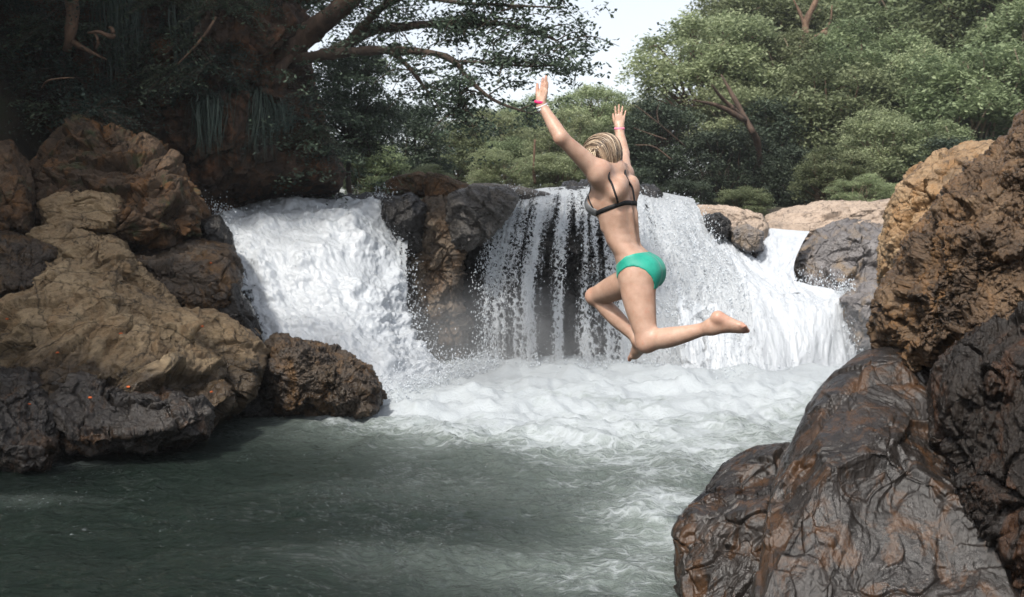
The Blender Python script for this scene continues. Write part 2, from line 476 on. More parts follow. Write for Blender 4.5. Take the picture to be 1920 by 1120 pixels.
R_('boulder', 'grey brown boulder with an orange stained side against the left waterfall', [(190, 480), (290, 470), (360, 448), (432, 462), (456, 520), (445, 580), (390, 612), (330, 600), (250, 580), (200, 540)], 11.8, 1.0, M_mid, N=110, seed=8, tilt=.5, rot=.2, aniso=(.8, 1, 1.2), coarse=.08, e=.62, block=.14)
R_('boulder', 'black wet rock tucked between the tan slab and the left waterfall', [(380, 560), (440, 530), (475, 580), (495, 640), (480, 665), (430, 640), (385, 600)], 11.4, .6, M_black, N=57, seed=9)
R_('boulder', 'small black rock at the upper left edge of the left waterfall', [(370, 410), (410, 402), (435, 440), (445, 500), (410, 480), (375, 450)], 12.8, .6, M_black, N=57, seed=10)
R_('boulder', 'huge rounded brown boulder above the tan rocks on the left bank', [(20, 400), (30, 350), (90, 270), (150, 225), (215, 235), (290, 275), (340, 330), (375, 400), (365, 450), (290, 470), (180, 455), (80, 440)], 12.6, 1.3, M_brown, N=144, c=(205, 365), seed=11, tilt=.5, coarse=.12, block=.20, fine=.022, freq=1.25, e=.62, h3w=.2, warp=.12, rot=-.3, aniso=(.8, 1, 1.3))
R_('boulder', 'tan topped ledge jutting from the huge brown boulder', [(70, 378), (150, 352), (225, 350), (240, 395), (215, 435), (80, 440)], 11.5, .6, M_tan, N=57, seed=12, tilt=.8, aniso=(.7, 1, 1.4))
R_('boulder', 'dim brown rock at the left edge beside the huge boulder', [(-60, 280), (20, 260), (60, 320), (70, 400), (60, 460), (-60, 470)], 11.6, .8, M_brown, N=64, seed=13, tilt=.3)
R_('boulder', 'narrow brown crag leaning on the right of the huge brown boulder', [(280, 300), (320, 320), (380, 375), (400, 410), (385, 440), (340, 450), (300, 400)], 12.9, .7, M_brown, N=57, seed=14, rot=-.5)

R_('boulder', 'low black rock filling the gap under the tan wedge', [(385, 735), (440, 725), (500, 740), (520, 790), (470, 800), (400, 790)], 10.7, .5, M_black, N=60, seed=15)
R_('boulder', 'dim brown rock behind the tan cracked boulder', [(60, 400), (200, 400), (330, 430), (400, 470), (380, 540), (200, 560), (60, 520)], 12.6, .8, M_brown, N=90, seed=16, tilt=.4)
R_('boulder', 'tan rock lump between the cracked boulder and the wet boulder', [(190, 470), (260, 490), (330, 560), (350, 600), (300, 620), (220, 590), (180, 530)], 11.0, .5, M_tan, N=90, seed=17, tilt=.6, rot=-.6, aniso=(.7, 1, 1.4))
# -- rock face behind and between the falls
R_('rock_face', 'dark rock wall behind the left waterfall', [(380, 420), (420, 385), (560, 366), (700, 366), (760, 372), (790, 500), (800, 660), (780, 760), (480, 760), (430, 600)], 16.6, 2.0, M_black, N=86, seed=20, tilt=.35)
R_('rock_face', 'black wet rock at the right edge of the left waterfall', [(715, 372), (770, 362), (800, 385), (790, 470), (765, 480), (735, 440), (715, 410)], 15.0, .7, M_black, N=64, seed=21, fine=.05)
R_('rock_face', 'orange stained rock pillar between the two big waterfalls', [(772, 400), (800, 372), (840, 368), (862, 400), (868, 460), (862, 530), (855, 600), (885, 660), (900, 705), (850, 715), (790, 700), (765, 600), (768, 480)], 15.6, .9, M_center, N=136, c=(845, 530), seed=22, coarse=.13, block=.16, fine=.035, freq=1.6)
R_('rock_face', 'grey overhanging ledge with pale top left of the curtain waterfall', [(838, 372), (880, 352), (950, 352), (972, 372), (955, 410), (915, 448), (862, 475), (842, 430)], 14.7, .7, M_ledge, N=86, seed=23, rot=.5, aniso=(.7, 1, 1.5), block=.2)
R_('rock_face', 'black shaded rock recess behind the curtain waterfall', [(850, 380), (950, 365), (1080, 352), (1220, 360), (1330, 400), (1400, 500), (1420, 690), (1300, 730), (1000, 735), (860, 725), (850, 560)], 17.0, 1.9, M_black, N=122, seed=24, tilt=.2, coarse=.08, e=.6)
R_('boulder', 'dark brown boulder perched on the lip between the falls', [(712, 352), (740, 330), (790, 322), (815, 335), (820, 362), (780, 372), (722, 368)], 16.0, .5, M_brown, N=57, seed=25)
R_('boulder', 'brown flat boulder on the lip with a pointed right end', [(790, 345), (800, 322), (830, 328), (880, 348), (885, 362), (840, 372), (800, 372)], 15.7, .4, M_brown, N=57, seed=26, rot=-.3)
R_('boulder', 'grey brown rock slab along the lip left of the curtain waterfall', [(870, 372), (885, 345), (930, 345), (1000, 356), (1040, 366), (990, 378), (900, 380)], 15.9, .5, M_ledge, N=64, seed=27, aniso=(.6, 1, 1.6))
R_('boulder', 'low tan rock behind the swimmer on the right lip', [(1205, 376), (1250, 372), (1292, 380), (1300, 398), (1270, 406), (1215, 392)], 17.0, .5, M_pink, N=57, seed=28)
R_('boulder', 'flat tan rock with a grey front beside the black cleft', [(1290, 400), (1310, 386), (1370, 388), (1430, 402), (1440, 430), (1430, 470), (1390, 470), (1350, 440), (1300, 420)], 16.4, .6, M_pink, N=79, seed=29, coarse=.08, tilt=.6)
R_('boulder', 'small black wet rock splitting the right waterfall lip', [(1318, 405), (1350, 398), (1370, 415), (1368, 445), (1345, 448), (1325, 430)], 15.6, .4, M_black, N=50, seed=30)
R_('boulder', 'dark grey wet rock between the right flow and the small side cascade', [(1365, 430), (1400, 420), (1432, 435), (1430, 470), (1400, 475), (1375, 460)], 15.6, .4, M_grey, N=57, seed=31)
R_('rock_face', 'broad pale brown rock shelf along the top right behind the falls', [(1420, 420), (1460, 392), (1540, 378), (1640, 378), (1720, 372), (1740, 430), (1700, 470), (1560, 460), (1450, 450)], 18.2, 1.3, M_pink, N=100, seed=32, coarse=.06, tilt=1.2, aniso=(.6, 1, 1.8))
R_('rock_face', 'small tan rock at the far end of the pale shelf', [(1640, 382), (1680, 372), (1720, 376), (1720, 395), (1650, 395)], 19.6, .4, M_pink, N=36, seed=33)
R_('rock_face', 'smooth grey rounded rock slope right of the small side cascade', [(1478, 520), (1500, 465), (1530, 430), (1600, 410), (1700, 420), (1720, 520), (1700, 600), (1600, 600), (1520, 570)], 17.1, 1.4, M_grey, N=122, seed=34, coarse=.10, block=.10, fine=.02, tilt=.7, freq=1.3)
R_('rock_face', 'grey wet rock wall beside the foot of the right waterfall', [(1570, 560), (1620, 530), (1700, 520), (1730, 600), (1720, 700), (1620, 680), (1590, 640)], 14.8, 1.0, M_grey, N=79, seed=35, coarse=.10, fine=.025)
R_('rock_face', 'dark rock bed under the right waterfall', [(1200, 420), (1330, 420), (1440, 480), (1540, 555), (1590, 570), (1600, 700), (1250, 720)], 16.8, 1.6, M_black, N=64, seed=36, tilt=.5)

# -- right bank, close to the camera
R_('boulder', 'rounded tan topped boulder behind the rusty rock wall', [(1655, 640), (1650, 480), (1665, 390), (1690, 345), (1740, 300), (1800, 268), (1870, 266), (1920, 300), (1960, 500), (1900, 700), (1700, 680)], 8.2, 1.2, M_rusttop, N=144, c=(1790, 480), seed=40, coarse=.06, fine=.025, freq=1.6, block=.08)
R_('boulder', 'tall rusty brown rock wall rising on the right edge', [(1662, 760), (1646, 640), (1648, 560), (1684, 500), (1716, 440), (1770, 380), (1830, 310), (1870, 270), (1905, 222), (1980, 170), (2200, 200), (2250, 700), (2150, 900), (1850, 800), (1720, 690)], 5.6, 1.0, M_rust, N=216, c=(1890, 520), seed=41, tilt=.1, side=-.35, coarse=.08, block=.09, fine=.030, freq=2.0, e=.8)
R_('boulder', 'near black dripping rock wall with thin rusty streaks in the bottom right corner', [(1745, 700), (1790, 650), (1860, 600), (1940, 580), (2150, 620), (2250, 1250), (1850, 1300), (1800, 1100), (1770, 950), (1735, 800)], 4.7, .8, M_rustdark, N=216, c=(1950, 880), seed=42, side=-.5, coarse=.08, block=.10, fine=.022, freq=1.8, aniso=(1.4, 1, .55))
R_('boulder', 'big smooth wet rock with a shiny sloping grey top in the right foreground', [(1490, 830), (1525, 745), (1565, 700), (1615, 660), (1690, 646), (1770, 648), (1850, 720), (1900, 880), (1940, 1040), (1960, 1200), (1700, 1290), (1400, 1240), (1430, 1000), (1452, 900)], 5.1, .85, M_slope, N=230, c=(1620, 930), seed=43, tilt=.75, coarse=.045, block=.045, fine=.0016, freq=1.4, crackd=.004, crackw=.03, warp=.3, h3w=.14, aniso=(1.2, 1, .8), e=.60, rot=.2, facet=4, micro=2.2, planes=[((.25, -.60, .76), .60), ((-.85, -.45, .15), .66), ((-.1, -.9, -.4), .72)])
R_('boulder', 'low rusty wet rock rising from the foam in the bottom right', [(1268, 1000), (1290, 950), (1360, 870), (1420, 840), (1480, 828), (1530, 880), (1540, 1050), (1520, 1220), (1380, 1260), (1270, 1200)], 5.7, .65, M_slope, N=172, c=(1410, 1030), seed=44, tilt=.6, planes=[((-.2, -.5, .8), .66), ((-.6, -.8, 0), .72)], coarse=.07, block=.08, fine=.006, freq=1.6, rot=.8, aniso=(1.4, 1, .7), crackd=.015, h3w=.16, warp=.25)
print('rocks', time.time() - T0)
# ------------------------------------------------------------------ ground, pool, river, falls
def ground_h(x, y):
    x = np.asarray(x, float); y = np.asarray(y, float)
    pool = sstep(17.5, 19.5, y)                                     # river plateau beyond the lip
    z = -1.6 + 3.85 * pool
    left = sstep(-5.0, -8.5, x - (y - 8) * .10)
    z = np.maximum(z, -1.6 + left * (5.0 + .2 * np.clip(y, 0, 18) - 4.6 * sstep(18, 25, y)))
    right = sstep(4.5, 7.5, x - np.clip(y - 5, 0, 12) * .42)
    z = np.maximum(z, -1.6 + right * 4.6)
    z = z + sstep(30, 75, y) * 2.5 * sstep(-30, 10, x + (y - 30) * .0) + sstep(9, 40, x) * sstep(18, 45, y) * 7 + sstep(-9, -40, x) * 2
    z = z + .35 * fbm(np.stack([x * .25, y * .25, 0 * x], 1), 4) * sstep(18, 26, y)
    z = z + sstep(90, 400, y) * 5 * fbm(np.stack([x * .006, y * .006, 0 * x + 4], 1), 3)
    return z

t = NT('forest_ground')
pos = t.n('NewGeometry').outputs['Position']
nn = t.noise(pos, .9, 7, .65)
col = t.ramp(nn, [(.35, (.018, .015, .010)), (.5, (.045, .035, .020)), (.65, (.035, .048, .018))])
M_soil = t.surf(t.n('BsdfPrincipled', Base_Color=col, Roughness=.95, Normal=t.bump(t.noise(pos, 6, 8, .7), 1, .15)))
gx = np.concatenate([-np.geomspace(30, 700, 26)[::-1], np.linspace(-29.5, 29.5, 160), np.geomspace(30, 700, 26)])
gy = np.concatenate([np.linspace(-60, -3, 12), np.linspace(-2, 60, 170), np.geomspace(61, 1500, 34)])
X, Yg = np.meshgrid(gx, gy, indexing='ij')
Z = ground_h(X.ravel(), Yg.ravel())
g = obj('ground', mesh('ground', np.stack([X.ravel(), Yg.ravel(), Z], 1), grid_faces(len(gx), len(gy)), M_soil)); tag(g, kind='structure')

# ---- pool: waves are real relief, foam is a real pattern on it
def foam_density(x, y):
    px = 960 + F * x / np.maximum(y, .5)
    d = np.zeros_like(x)
    def blob(pxc, pyc, rx, ry, a, rot=0.):
        w = P(pxc, pyc, CAMH * F / (pyc - 430.0))
        u = x - w[0]; v = y - w[1]
        c, s = math.cos(rot), math.sin(rot)
        u, v = u * c + v * s, -u * s + v * c
        return a * np.exp(-((u / rx) ** 2 + (v / ry) ** 2))
    for a in [(800, 735, 1.6, 1.9, 1.2), (1000, 705, 2.4, 1.1, 1.1), (1250, 700, 2.6, 1.2, 1.2), (1200, 735, 3.2, 1.2, .5), (1400, 745, 2.2, 1.2, .4), (1480, 690, 2.4, 1.6, 1.2), (900, 790, 1.5, .8, .55), (1010, 830, 1.4, .5, .45),
              (1150, 790, 2.6, 1.0, .42), (1350, 850, 1.7, .9, .46), (1430, 780, 1.4, 1.6, .5), (1250, 900, 1.6, .6, .30), (1100, 860, 1.6, .6, .22), (1190, 1070, .70, 1.0, .36), (1250, 1000, .40, .7, .42),
              (1300, 960, .5, .5, .3), (1130, 960, 1.1, .5, .16), (900, 930, 1.3, .4, .10), (820, 1060, .8, .3, .18), (1050, 1100, .8, .3, .24), (430, 765, .5, .15, .5), (100, 880, .5, .12, .35), (60, 950, .5, .15, .12)]:
        d = d + blob(*a)
    return np.clip(d, 0, 1.6)

rows_y = 1.0 / np.linspace(1 / 2.2, 1 / 18.5, 620)
tanx = np.linspace(-.86, .86, 720)
Yp, Tx = np.meshgrid(rows_y, tanx, indexing='ij'); Xp = (Tx * (Yp + 1.5)).ravel(); Yp = Yp.ravel()
fd = foam_density(Xp, Yp)
q = np.stack([Xp, Yp, 0 * Xp], 1)
qw = q + .5 * np.stack([fbm(q * .7, 2), fbm(q * .7 + 9, 2), 0 * Xp], 1)
chop = .050 * fbm(qw * np.array([.9, 1.5, 1]), 3) + .024 * ridged(qw * np.array([2.1, 3.2, 1]) + 4, 3) + .013 * fbm(qw * np.array([6, 9, 1]), 3)
near = np.clip(fd, 0, 1.3)
boil = np.clip(near, 0, 1.15) ** 1.5 * (.095 * (fbm(q * 1.6 + 7, 3) + .3) + .018 * ridged(q * 4.5, 3))
Zp = chop * (.75 + .9 * np.clip(near, 0, 1)) + boil * .8
t = NT('pool_water')
geo = t.n('NewGeometry'); pos = geo.outputs['Position']
den = t.n('Attribute', {'attribute_name': 'foam'}).outputs['Fac']
warp = t.mix(.22, pos, t.noise(pos, 1.3, 4, .6, out='Color'), 'LINEAR_LIGHT')
w2 = t.scale(warp, (1, 1.7, 1), rot=(0, 0, .15))
f1 = t.noise(w2, 1.5, 7, .68, .25)
f2 = t.noise(w2, 8., 6, .72, .1)
vo = t.n('TexVoronoi', {'feature': 'DISTANCE_TO_EDGE'}, Vector=t.mix(.10, w2, t.noise(pos, 6, 3, .6, out='Color'), 'LINEAR_LIGHT'), Scale=5.5)
web = t.mapr(vo.outputs[0], 0., .16, 1., 0.)
val = t.math('ADD', t.math('MULTIPLY', f1, .60), t.math('ADD', t.math('MULTIPLY', f2, .30), t.math('MULTIPLY', web, .10)))
thr = t.math('SUBTRACT', .80, t.math('MULTIPLY', den, .46))
m = t.mapr(t.math('SUBTRACT', val, thr), -.17, .21, 0., 1., 'SMOOTHSTEP')
fleck = t.math('MULTIPLY', t.mapr(t.noise(w2, 24, 4, .7), .60, .70), t.mapr(t.noise(w2, 1.1, 5, .65, .6), .50, .60))  # white foam flecks that also paint in the glints of the ripples
m = t.math('MAXIMUM', m, t.math('MULTIPLY', fleck, .55))
haze = t.mapr(den, 0, .85, 0, .66)                    # bubbles under the surface make the water milky
wcol = t.mix(haze, (.009, .0155, .012), (.30, .35, .325))
col = t.mix(m, wcol, (.37, .40, .42))
rgh = t.math('ADD', .07, t.math('MULTIPLY', m, .5))
hb = t.math('ADD', t.math('MULTIPLY', t.noise(w2, 5., 5, .6, .5), .55), t.math('ADD', t.math('MULTIPLY', t.noise(w2, 19, 5, .65), .24), t.math('MULTIPLY', m, .25)))
b = t.n('BsdfPrincipled', Base_Color=col, Specular_IOR_Level=.38, Roughness=rgh, IOR=1.33, Normal=t.bump(hb, t.mapr(m, 0, 1, 1., .35), .12))
M_pool = t.surf(b)
pool = obj('pool_water', mesh('pool_water', np.stack([Xp, Yp, Zp], 1), grid_faces(620, 720)[:, ::-1], M_pool, attrs={'foam': fd})); tag(pool, kind='structure')

# ---- river above the lip
t = NT('river_water'); pos = t.n('NewGeometry').outputs['Position']
hb = t.noise(t.scale(pos, (1, .6, 1)), 5, 6, .6, .6)
cr = t.noise(t.scale(pos, (1.4, .6, 1)), 2.6, 6, .68, .5)
col = t.mix(t.mapr(cr, .56, .66), (.05, .06, .06), (.6, .63, .65))
M_river = t.surf(t.n('BsdfPrincipled', Base_Color=col, Roughness=.12, IOR=1.33, Normal=t.bump(hb, 1, .10)))
xs = np.linspace(-5.2, 3.2, 120); ys = np.linspace(17.2, 36, 120)
X, Yg = np.meshgrid(xs, ys, indexing='ij'); q = np.stack([X.ravel(), Yg.ravel(), 0 * X.ravel()], 1)
Z = 2.40 + .05 * fbm(q * 1.3, 4)
r = obj('river_water', mesh('river_water', np.stack([X.ravel(), Yg.ravel(), Z], 1), grid_faces(120, 120), M_river)); tag(r, kind='structure')

# ---- falling water
def fall_mat(name, lace=7., thr=.5, soft=.12, vstretch=.35, col=(.78, .82, .86), trans=.35, lacew=.16, bumpd=.05, streakw=.35, lo_=.7):
    t = NT(name)
    at = t.n('Attribute', {'attribute_name': 'fuv'})
    sep = t.n('SeparateColor', Color=at.outputs['Color'])
    den = sep.outputs[2]
    uv = t.n('CombineXYZ', X=sep.outputs[0], Y=sep.outputs[1], Z=0.).outputs[0]
    nz = t.noise(t.scale(uv, (1, vstretch, 1)), lace * .6, 5, .65, out='Color')
    uvw = t.mix(.16, uv, nz, 'LINEAR_LIGHT')
    uvs = t.scale(uvw, (1, vstretch * 1.4, 1))
    vo = t.n('TexVoronoi', {'feature': 'DISTANCE_TO_EDGE'}, Vector=uvs, Scale=lace)
    line = t.mapr(vo.outputs[0], 0., lacew, 1., 0.)
    n1 = t.noise(t.scale(uvw, (1, vstretch * .25, 1)), lace * .55, 4, .6)      # long vertical streaks
    n2 = t.noise(uvs, lace * 2.4, 6, .7)
    val = t.math('ADD', t.math('MULTIPLY', line, .30), t.math('ADD', t.math('MULTIPLY', n1, streakw), t.math('MULTIPLY', n2, .45)))
    m = t.mapr(t.math('ADD', val, t.math('SUBTRACT', den, 1.)), thr - 1 + .5, thr - .5 + soft, 0., 1.)
    shade = t.mapr(t.math('ADD', t.math('MULTIPLY', n2, .6), t.math('MULTIPLY', n1, .4)), .35, .62, lo_, 1.)  # relief shading painted into the water colour, darker in the noise hollows
    c = t.mix(1., col, shade, 'MULTIPLY')
    nb = t.bump(t.math('ADD', n2, t.math('MULTIPLY', line, .3)), 1., bumpd)
    d = t.n('BsdfPrincipled', Base_Color=c, Roughness=.35, Normal=nb)
    tl = t.n('BsdfTranslucent', Color=c)
    mx = t.n('MixShader', Fac=trans); t.set(mx.inputs[1], d); t.set(mx.inputs[2], tl)
    tr = t.n('BsdfTransparent')
    o = t.n('MixShader', Fac=m); t.set(o.inputs[1], tr); t.set(o.inputs[2], mx)
    return t.surf(o)


t = NT('water_drops')
M_drop = t.surf(t.n('BsdfPrincipled', Base_Color=(.54, .58, .62), Roughness=.2))
OCT = np.array([[1, 0, 0], [-1, 0, 0], [0, 1, 0], [0, -1, 0], [0, 0, 1], [0, 0, -1]], float)
OCF = np.array([[0, 2, 4], [2, 1, 4], [1, 3, 4], [3, 0, 4], [2, 0, 5], [1, 2, 5], [3, 1, 5], [0, 3, 5]])


def drops(name, pts, sizes, parent, stretch=1.8, seed=0, label=None, smooth=True):
    rs = np.random.RandomState(seed)
    n = len(pts)
    s = sizes[:, None, None] * OCT[None] * np.stack([rs.uniform(.6, 1.3, n), rs.uniform(.6, 1.3, n), rs.uniform(.8, stretch, n)], 1)[:, None]
    a = rs.uniform(0, 6.28, n); R = np.zeros((n, 3, 3)); R[:, 0, 0] = np.cos(a); R[:, 0, 1] = -np.sin(a); R[:, 1, 0] = np.sin(a); R[:, 1, 1] = np.cos(a); R[:, 2, 2] = 1
    s = np.einsum('nij,nkj->nki', R, s)
    V = (pts[:, None] + s).reshape(-1, 3)
    Fc = (OCF[None] + (np.arange(n) * 6)[:, None, None]).reshape(-1, 3)
    o = obj(name, mesh(name, V, Fc, M_drop, smooth), parent); o['kind'] = 'stuff'
    if label: o['label'] = label
    return o


def fall(rows, nu, nv, mat, name, label, amp=.08, nscale=2.2, den=None, seed=0, width=None, parent=None, off=0., vs=.4, part='water_sheet', lump=0.):
    rows = np.asarray(rows, float)
    G = spline_grid([[P(*p) for p in r] for r in rows], nu, nv)        # (nu,nv,3)
    w = np.linalg.norm(np.diff(G, axis=0), axis=2).sum(0).mean(); h = np.linalg.norm(np.diff(G, axis=1), axis=2).sum(1).mean()
    U, Vv = np.meshgrid(np.linspace(0, 1, nu), np.linspace(0, 1, nv), indexing='ij')
    V = G.reshape(-1, 3); Q = grid_faces(nu, nv)
    n = vnormals(V, Q)
    if n[:, 1].mean() > 0: n = -n
    u = U.ravel() * w; v = Vv.ravel() * h
    q = np.stack([u * nscale, v * nscale * vs, 0 * u + seed * 5.1], 1)
    lip = sstep(0, .2, Vv.ravel())
    a = (amp * (fbm(q, 4) + .28 * ridged(q * 2.6, 3) - .2)) * (.15 + .85 * lip) + off
    if lump: a = a + lump * np.maximum(0, fbm(q * np.array([1.1, 1.7, 1]) + 50, 4) + .1) * lip
    V = V + n * a[:, None]
    d = den(U.ravel(), Vv.ravel(), u, v) if den is not None else np.ones_like(u)
    loc = V[np.argmin(V[:, 2])].copy()
    if parent is None:
        parent = empty(name, loc); tag(parent, label, 'waterfall')
        parent['_'] = 0; del parent['_']
    o = obj(part, mesh(part, V - np.array(parent.location), Q, mat, attrs={'fuv': np.stack([u, v, d], 1)}), parent)
    return parent, V.reshape(nu, nv, 3), n.reshape(nu, nv, 3), d.reshape(nu, nv)


M_fall = fall_mat('white_water', lace=3.6, thr=.5, soft=.16, vstretch=.5, trans=.12, bumpd=.018, col=(.54, .57, .605), lo_=.88)
M_curtain = fall_mat('curtain_water', col=(.62, .65, .68), lace=13., thr=.5, soft=.10, vstretch=.42, lacew=.2, trans=.2, streakw=.45, bumpd=.02, lo_=.8)

# left waterfall
rowsL = [[(455, 398, 16.6), (530, 376, 16.8), (620, 374, 16.8), (725, 374, 16.6)],
         [(403, 409, 14.6), (500, 388, 15.0), (610, 384, 15.1), (727, 380, 15.1)],
         [(425, 460, 13.7), (530, 450, 13.9), (640, 450, 14.1), (742, 440, 14.7)],
         [(450, 560, 13.0), (560, 560, 13.1), (680, 560, 13.3), (760, 560, 14.1)],
         [(480, 650, 12.4), (590, 650, 12.4), (705, 650, 12.6), (790, 650, 13.4)],
         [(520, 752, 11.6), (620, 755, 11.6), (750, 752, 11.7), (880, 712, 13.4)]]
def denL(U, V, u, v):
    d = .62 + .5 * sstep(0, .10, U) * sstep(1.0, .92, U) + 0 * u
    d = d - .34 * sstep(.12, .03, V)                                          # dark water before it breaks at the lip
    d = d - .42 * np.exp(-(((U - .10) / .07) ** 2)) * sstep(.25, .5, V) * sstep(.95, .8, V)
    d = d - .30 * np.exp(-(((U - .38) / .16) ** 2 + ((V - .24) / .05) ** 2))
    d = d - .30 * np.exp(-(((U - .55) / .035) ** 2 + ((V - .56) / .03) ** 2))
    d = d - .12 * np.exp(-(((U - .93) / .05) ** 2)) * sstep(.15, .3, V) * sstep(.8, .6, V)
    return d
rs = np.random.RandomState(3)
fl, VL, nL, dL = fall(rowsL, 300, 340, M_fall, 'waterfall', 'wide thundering white waterfall on the left between the tan rocks and the orange pillar', amp=.065, nscale=1.7, den=denL, seed=1, vs=.75, lump=.12)
def spray_from(V, n, cnt, rs, out=.25, umin=0, umax=1, vmin=0, vmax=1, smin=.004, smax=.014, spread=.06, edge=0.):
    nu, nv = V.shape[:2]
    uu = rs.uniform(umin, umax, cnt)
    if edge: uu = np.where(rs.rand(cnt) < .5, np.abs(rs.normal(0, edge, cnt)), 1 - np.abs(rs.normal(0, edge, cnt)))
    i = np.clip((uu * nu).astype(int), 0, nu - 1); j = np.clip((rs.uniform(vmin, vmax, cnt) * nv).astype(int), 0, nv - 1)
    p = V[i, j] + n[i, j] * (np.abs(rs.normal(0, out, cnt)) ** 1.0)[:, None] + rs.normal(0, spread, (cnt, 3))
    return p, smin + (smax - smin) * rs.rand(cnt) ** 3
p, s = spray_from(VL, nL, 1500, rs, out=.06, vmin=.22, smax=.010)
p2, s2 = spray_from(VL, nL, 3500, rs, out=.12, vmin=.16, edge=.03, spread=.08, smax=.013)
LO = np.array(fl.location)
top = VL[rs.randint(0, 300, 1500), rs.randint(60, 120, 1500)] + np.stack([rs.normal(0, .05, 1500), rs.normal(0, .1, 1500), np.abs(rs.normal(0, .035, 1500))], 1)
drops('spray', np.concatenate([p, p2, top[:500]]) - LO, np.concatenate([s, s2, rs.uniform(.004, .010, 500)]), fl, seed=1)

# little side trickle beside it
rowsT = [[(752, 424, 14.7), (757, 422, 14.7), (763, 420, 14.7), (768, 420, 14.7)], [(742, 470, 14.5), (748, 470, 14.5), (756, 470, 14.5), (764, 470, 14.5)],
         [(744, 530, 14.3), (750, 530, 14.3), (757, 530, 14.3), (763, 530, 14.3)], [(752, 610, 14.1), (756, 610, 14.1), (762, 610, 14.1), (768, 610, 14.1)]]
ft, VT, nT, dT = fall(rowsT, 24, 160, M_curtain, 'waterfall', 'thin split trickle falling down the black rock beside the left waterfall', amp=.02, den=lambda U, V, u, v: .52 + .36 * np.sin(math.pi * np.clip(U, 0, 1)) + 0 * u - .40 * np.exp(-((U - .5) / .12) ** 2) - .15 * V, seed=2, vs=.2)

# curtain waterfall over the dark dome
rowsC = [[(955, 362, 17.2), (1030, 352, 17.4), (1110, 350, 17.6), (1210, 356, 17.6), (1300, 372, 17.4)],
         [(948, 378, 15.4), (1030, 373, 15.4), (1120, 372, 15.5), (1220, 378, 15.8), (1315, 398, 15.9)],
         [(925, 440, 14.8), (1020, 440, 14.7), (1125, 440, 14.7), (1235, 450, 14.8), (1350, 460, 15.2)],
         [(905, 540, 14.7), (1010, 540, 14.6), (1130, 540, 14.5), (1255, 545, 14.4), (1400, 545, 14.6)],
         [(905, 697, 14.6), (1010, 697, 14.5), (1130, 697, 14.3), (1270, 700, 14.0), (1420, 700, 13.6)]]
def denC(U, V, u, v):
    f = fbm(np.stack([U * 30, V * 1.6, 0 * U], 1), 4)
    d = .45 + .26 * f - .05 * sstep(.3, .9, V) + .20 * sstep(.34, .10, V)
    d = d + .32 * sstep(.52, .80, U + .12 * V)
    for c, w_, a in [(.06, .02, .18), (.21, .025, .22), (.12, .012, .12), (.34, .010, .13), (.44, .010, .12), (.52, .008, .1), (.57, .015, .16)]:
        d = d + a * np.exp(-((U - c) / w_) ** 2)
    for c, w_ in [(.15, .02), (.27, .035), (.39, .05), (.50, .035)]:
        d = d - .17 * np.exp(-((U - c) / w_) ** 2) * sstep(.25, .6, V)
    d = d - .30 * sstep(.012, 0., U) - .18 * sstep(.14, .0, V) * (.5 + f)
    return d
fc, VC, nC, dC = fall(rowsC, 420, 340, M_curtain, 'waterfall', 'lacy curtain waterfall spilling over the dark dome behind the jumping woman', amp=.05, nscale=3., den=denC, seed=3, vs=.2)
fall(rowsC, 300, 200, M_curtain, '', '', amp=.09, nscale=4., den=lambda U, V, u, v: denC(U, V, u, v) - .12 - .3 * sstep(.2, .05, V), seed=4, vs=.2, parent=fc, off=-.16, part='water_veil')
cnt = 11000
LO = np.array(fc.location)
w = np.clip(dC ** 3 * sstep(.16, .5, np.linspace(0, 1, dC.shape[1]))[None], 0, None).ravel(); w /= w.sum()
k = rs.choice(len(w), cnt, p=w); p = VC.reshape(-1, 3)[k] + nC.reshape(-1, 3)[k] * rs.uniform(-.05, .22, cnt)[:, None] + rs.normal(0, .03, (cnt, 3)); s = .003 + .010 * rs.rand(cnt) ** 3
p2, s2 = spray_from(VC, nC, 2500, rs, out=.1, umin=-.02, umax=.06, vmin=.22, spread=.08, smax=.012)
drops('spray', np.concatenate([p, p2]) - LO, np.concatenate([s, s2]), fc, stretch=2.6, seed=2)

# broad right waterfall sliding down to the right and dropping off a shelf
rowsR = [[(1285, 404, 16.4), (1320, 402, 16.6), (1345, 412, 16.2), (1362, 440, 15.9), (1395, 470, 15.9)],
         [(1270, 450, 15.2), (1330, 455, 15.3), (1370, 470, 15.3), (1420, 500, 15.4), (1470, 530, 15.4)],
         [(1265, 520, 14.6), (1340, 520, 14.7), (1410, 530, 14.8), (1490, 545, 14.9), (1585, 552, 15.0)],
         [(1270, 600, 14.1), (1350, 595, 14.2), (1430, 590, 14.3), (1510, 580, 14.4), (1592, 576, 14.6)],
         [(1280, 702, 13.7), (1360, 705, 13.6), (1440, 706, 13.5), (1520, 698, 13.8), (1606, 682, 14.2)]]
def denR(U, V, u, v):
    d = .98 + .10 * fbm(np.stack([U * 14, V * 3, 0 * U + 3], 1), 3)
    d = d - .28 * sstep(.12, .0, U) - .28 * np.exp(-(((U - .15) / .12) ** 2)) * sstep(.35, .6, V) - .2 * np.exp(-(((U - .42) / .10) ** 2)) * sstep(.6, .8, V) * sstep(1., .9, V)
    d = d - .5 * np.exp(-(((U - .28 - .2 * V) / .035) ** 2)) * sstep(.30, .1, V)
    return d
fr, VR, nR, dR = fall(rowsR, 330, 300, M_fall, 'waterfall', 'broad white waterfall on the right sliding down to a shelf and dropping off', amp=.07, nscale=2.0, den=denR, seed=5, vs=.28, lump=.05)
LO = np.array(fr.location)
p, s = spray_from(VR, nR, 1200, rs, out=.10, vmin=.3, smax=.012)
p2, s2 = spray_from(VR, nR, 1500, rs, out=.1, vmin=.3, umin=.94, umax=1.0, spread=.06, smax=.016)
drops('spray', np.concatenate([p, p2]) - LO, np.concatenate([s, s2]), fr, seed=3)

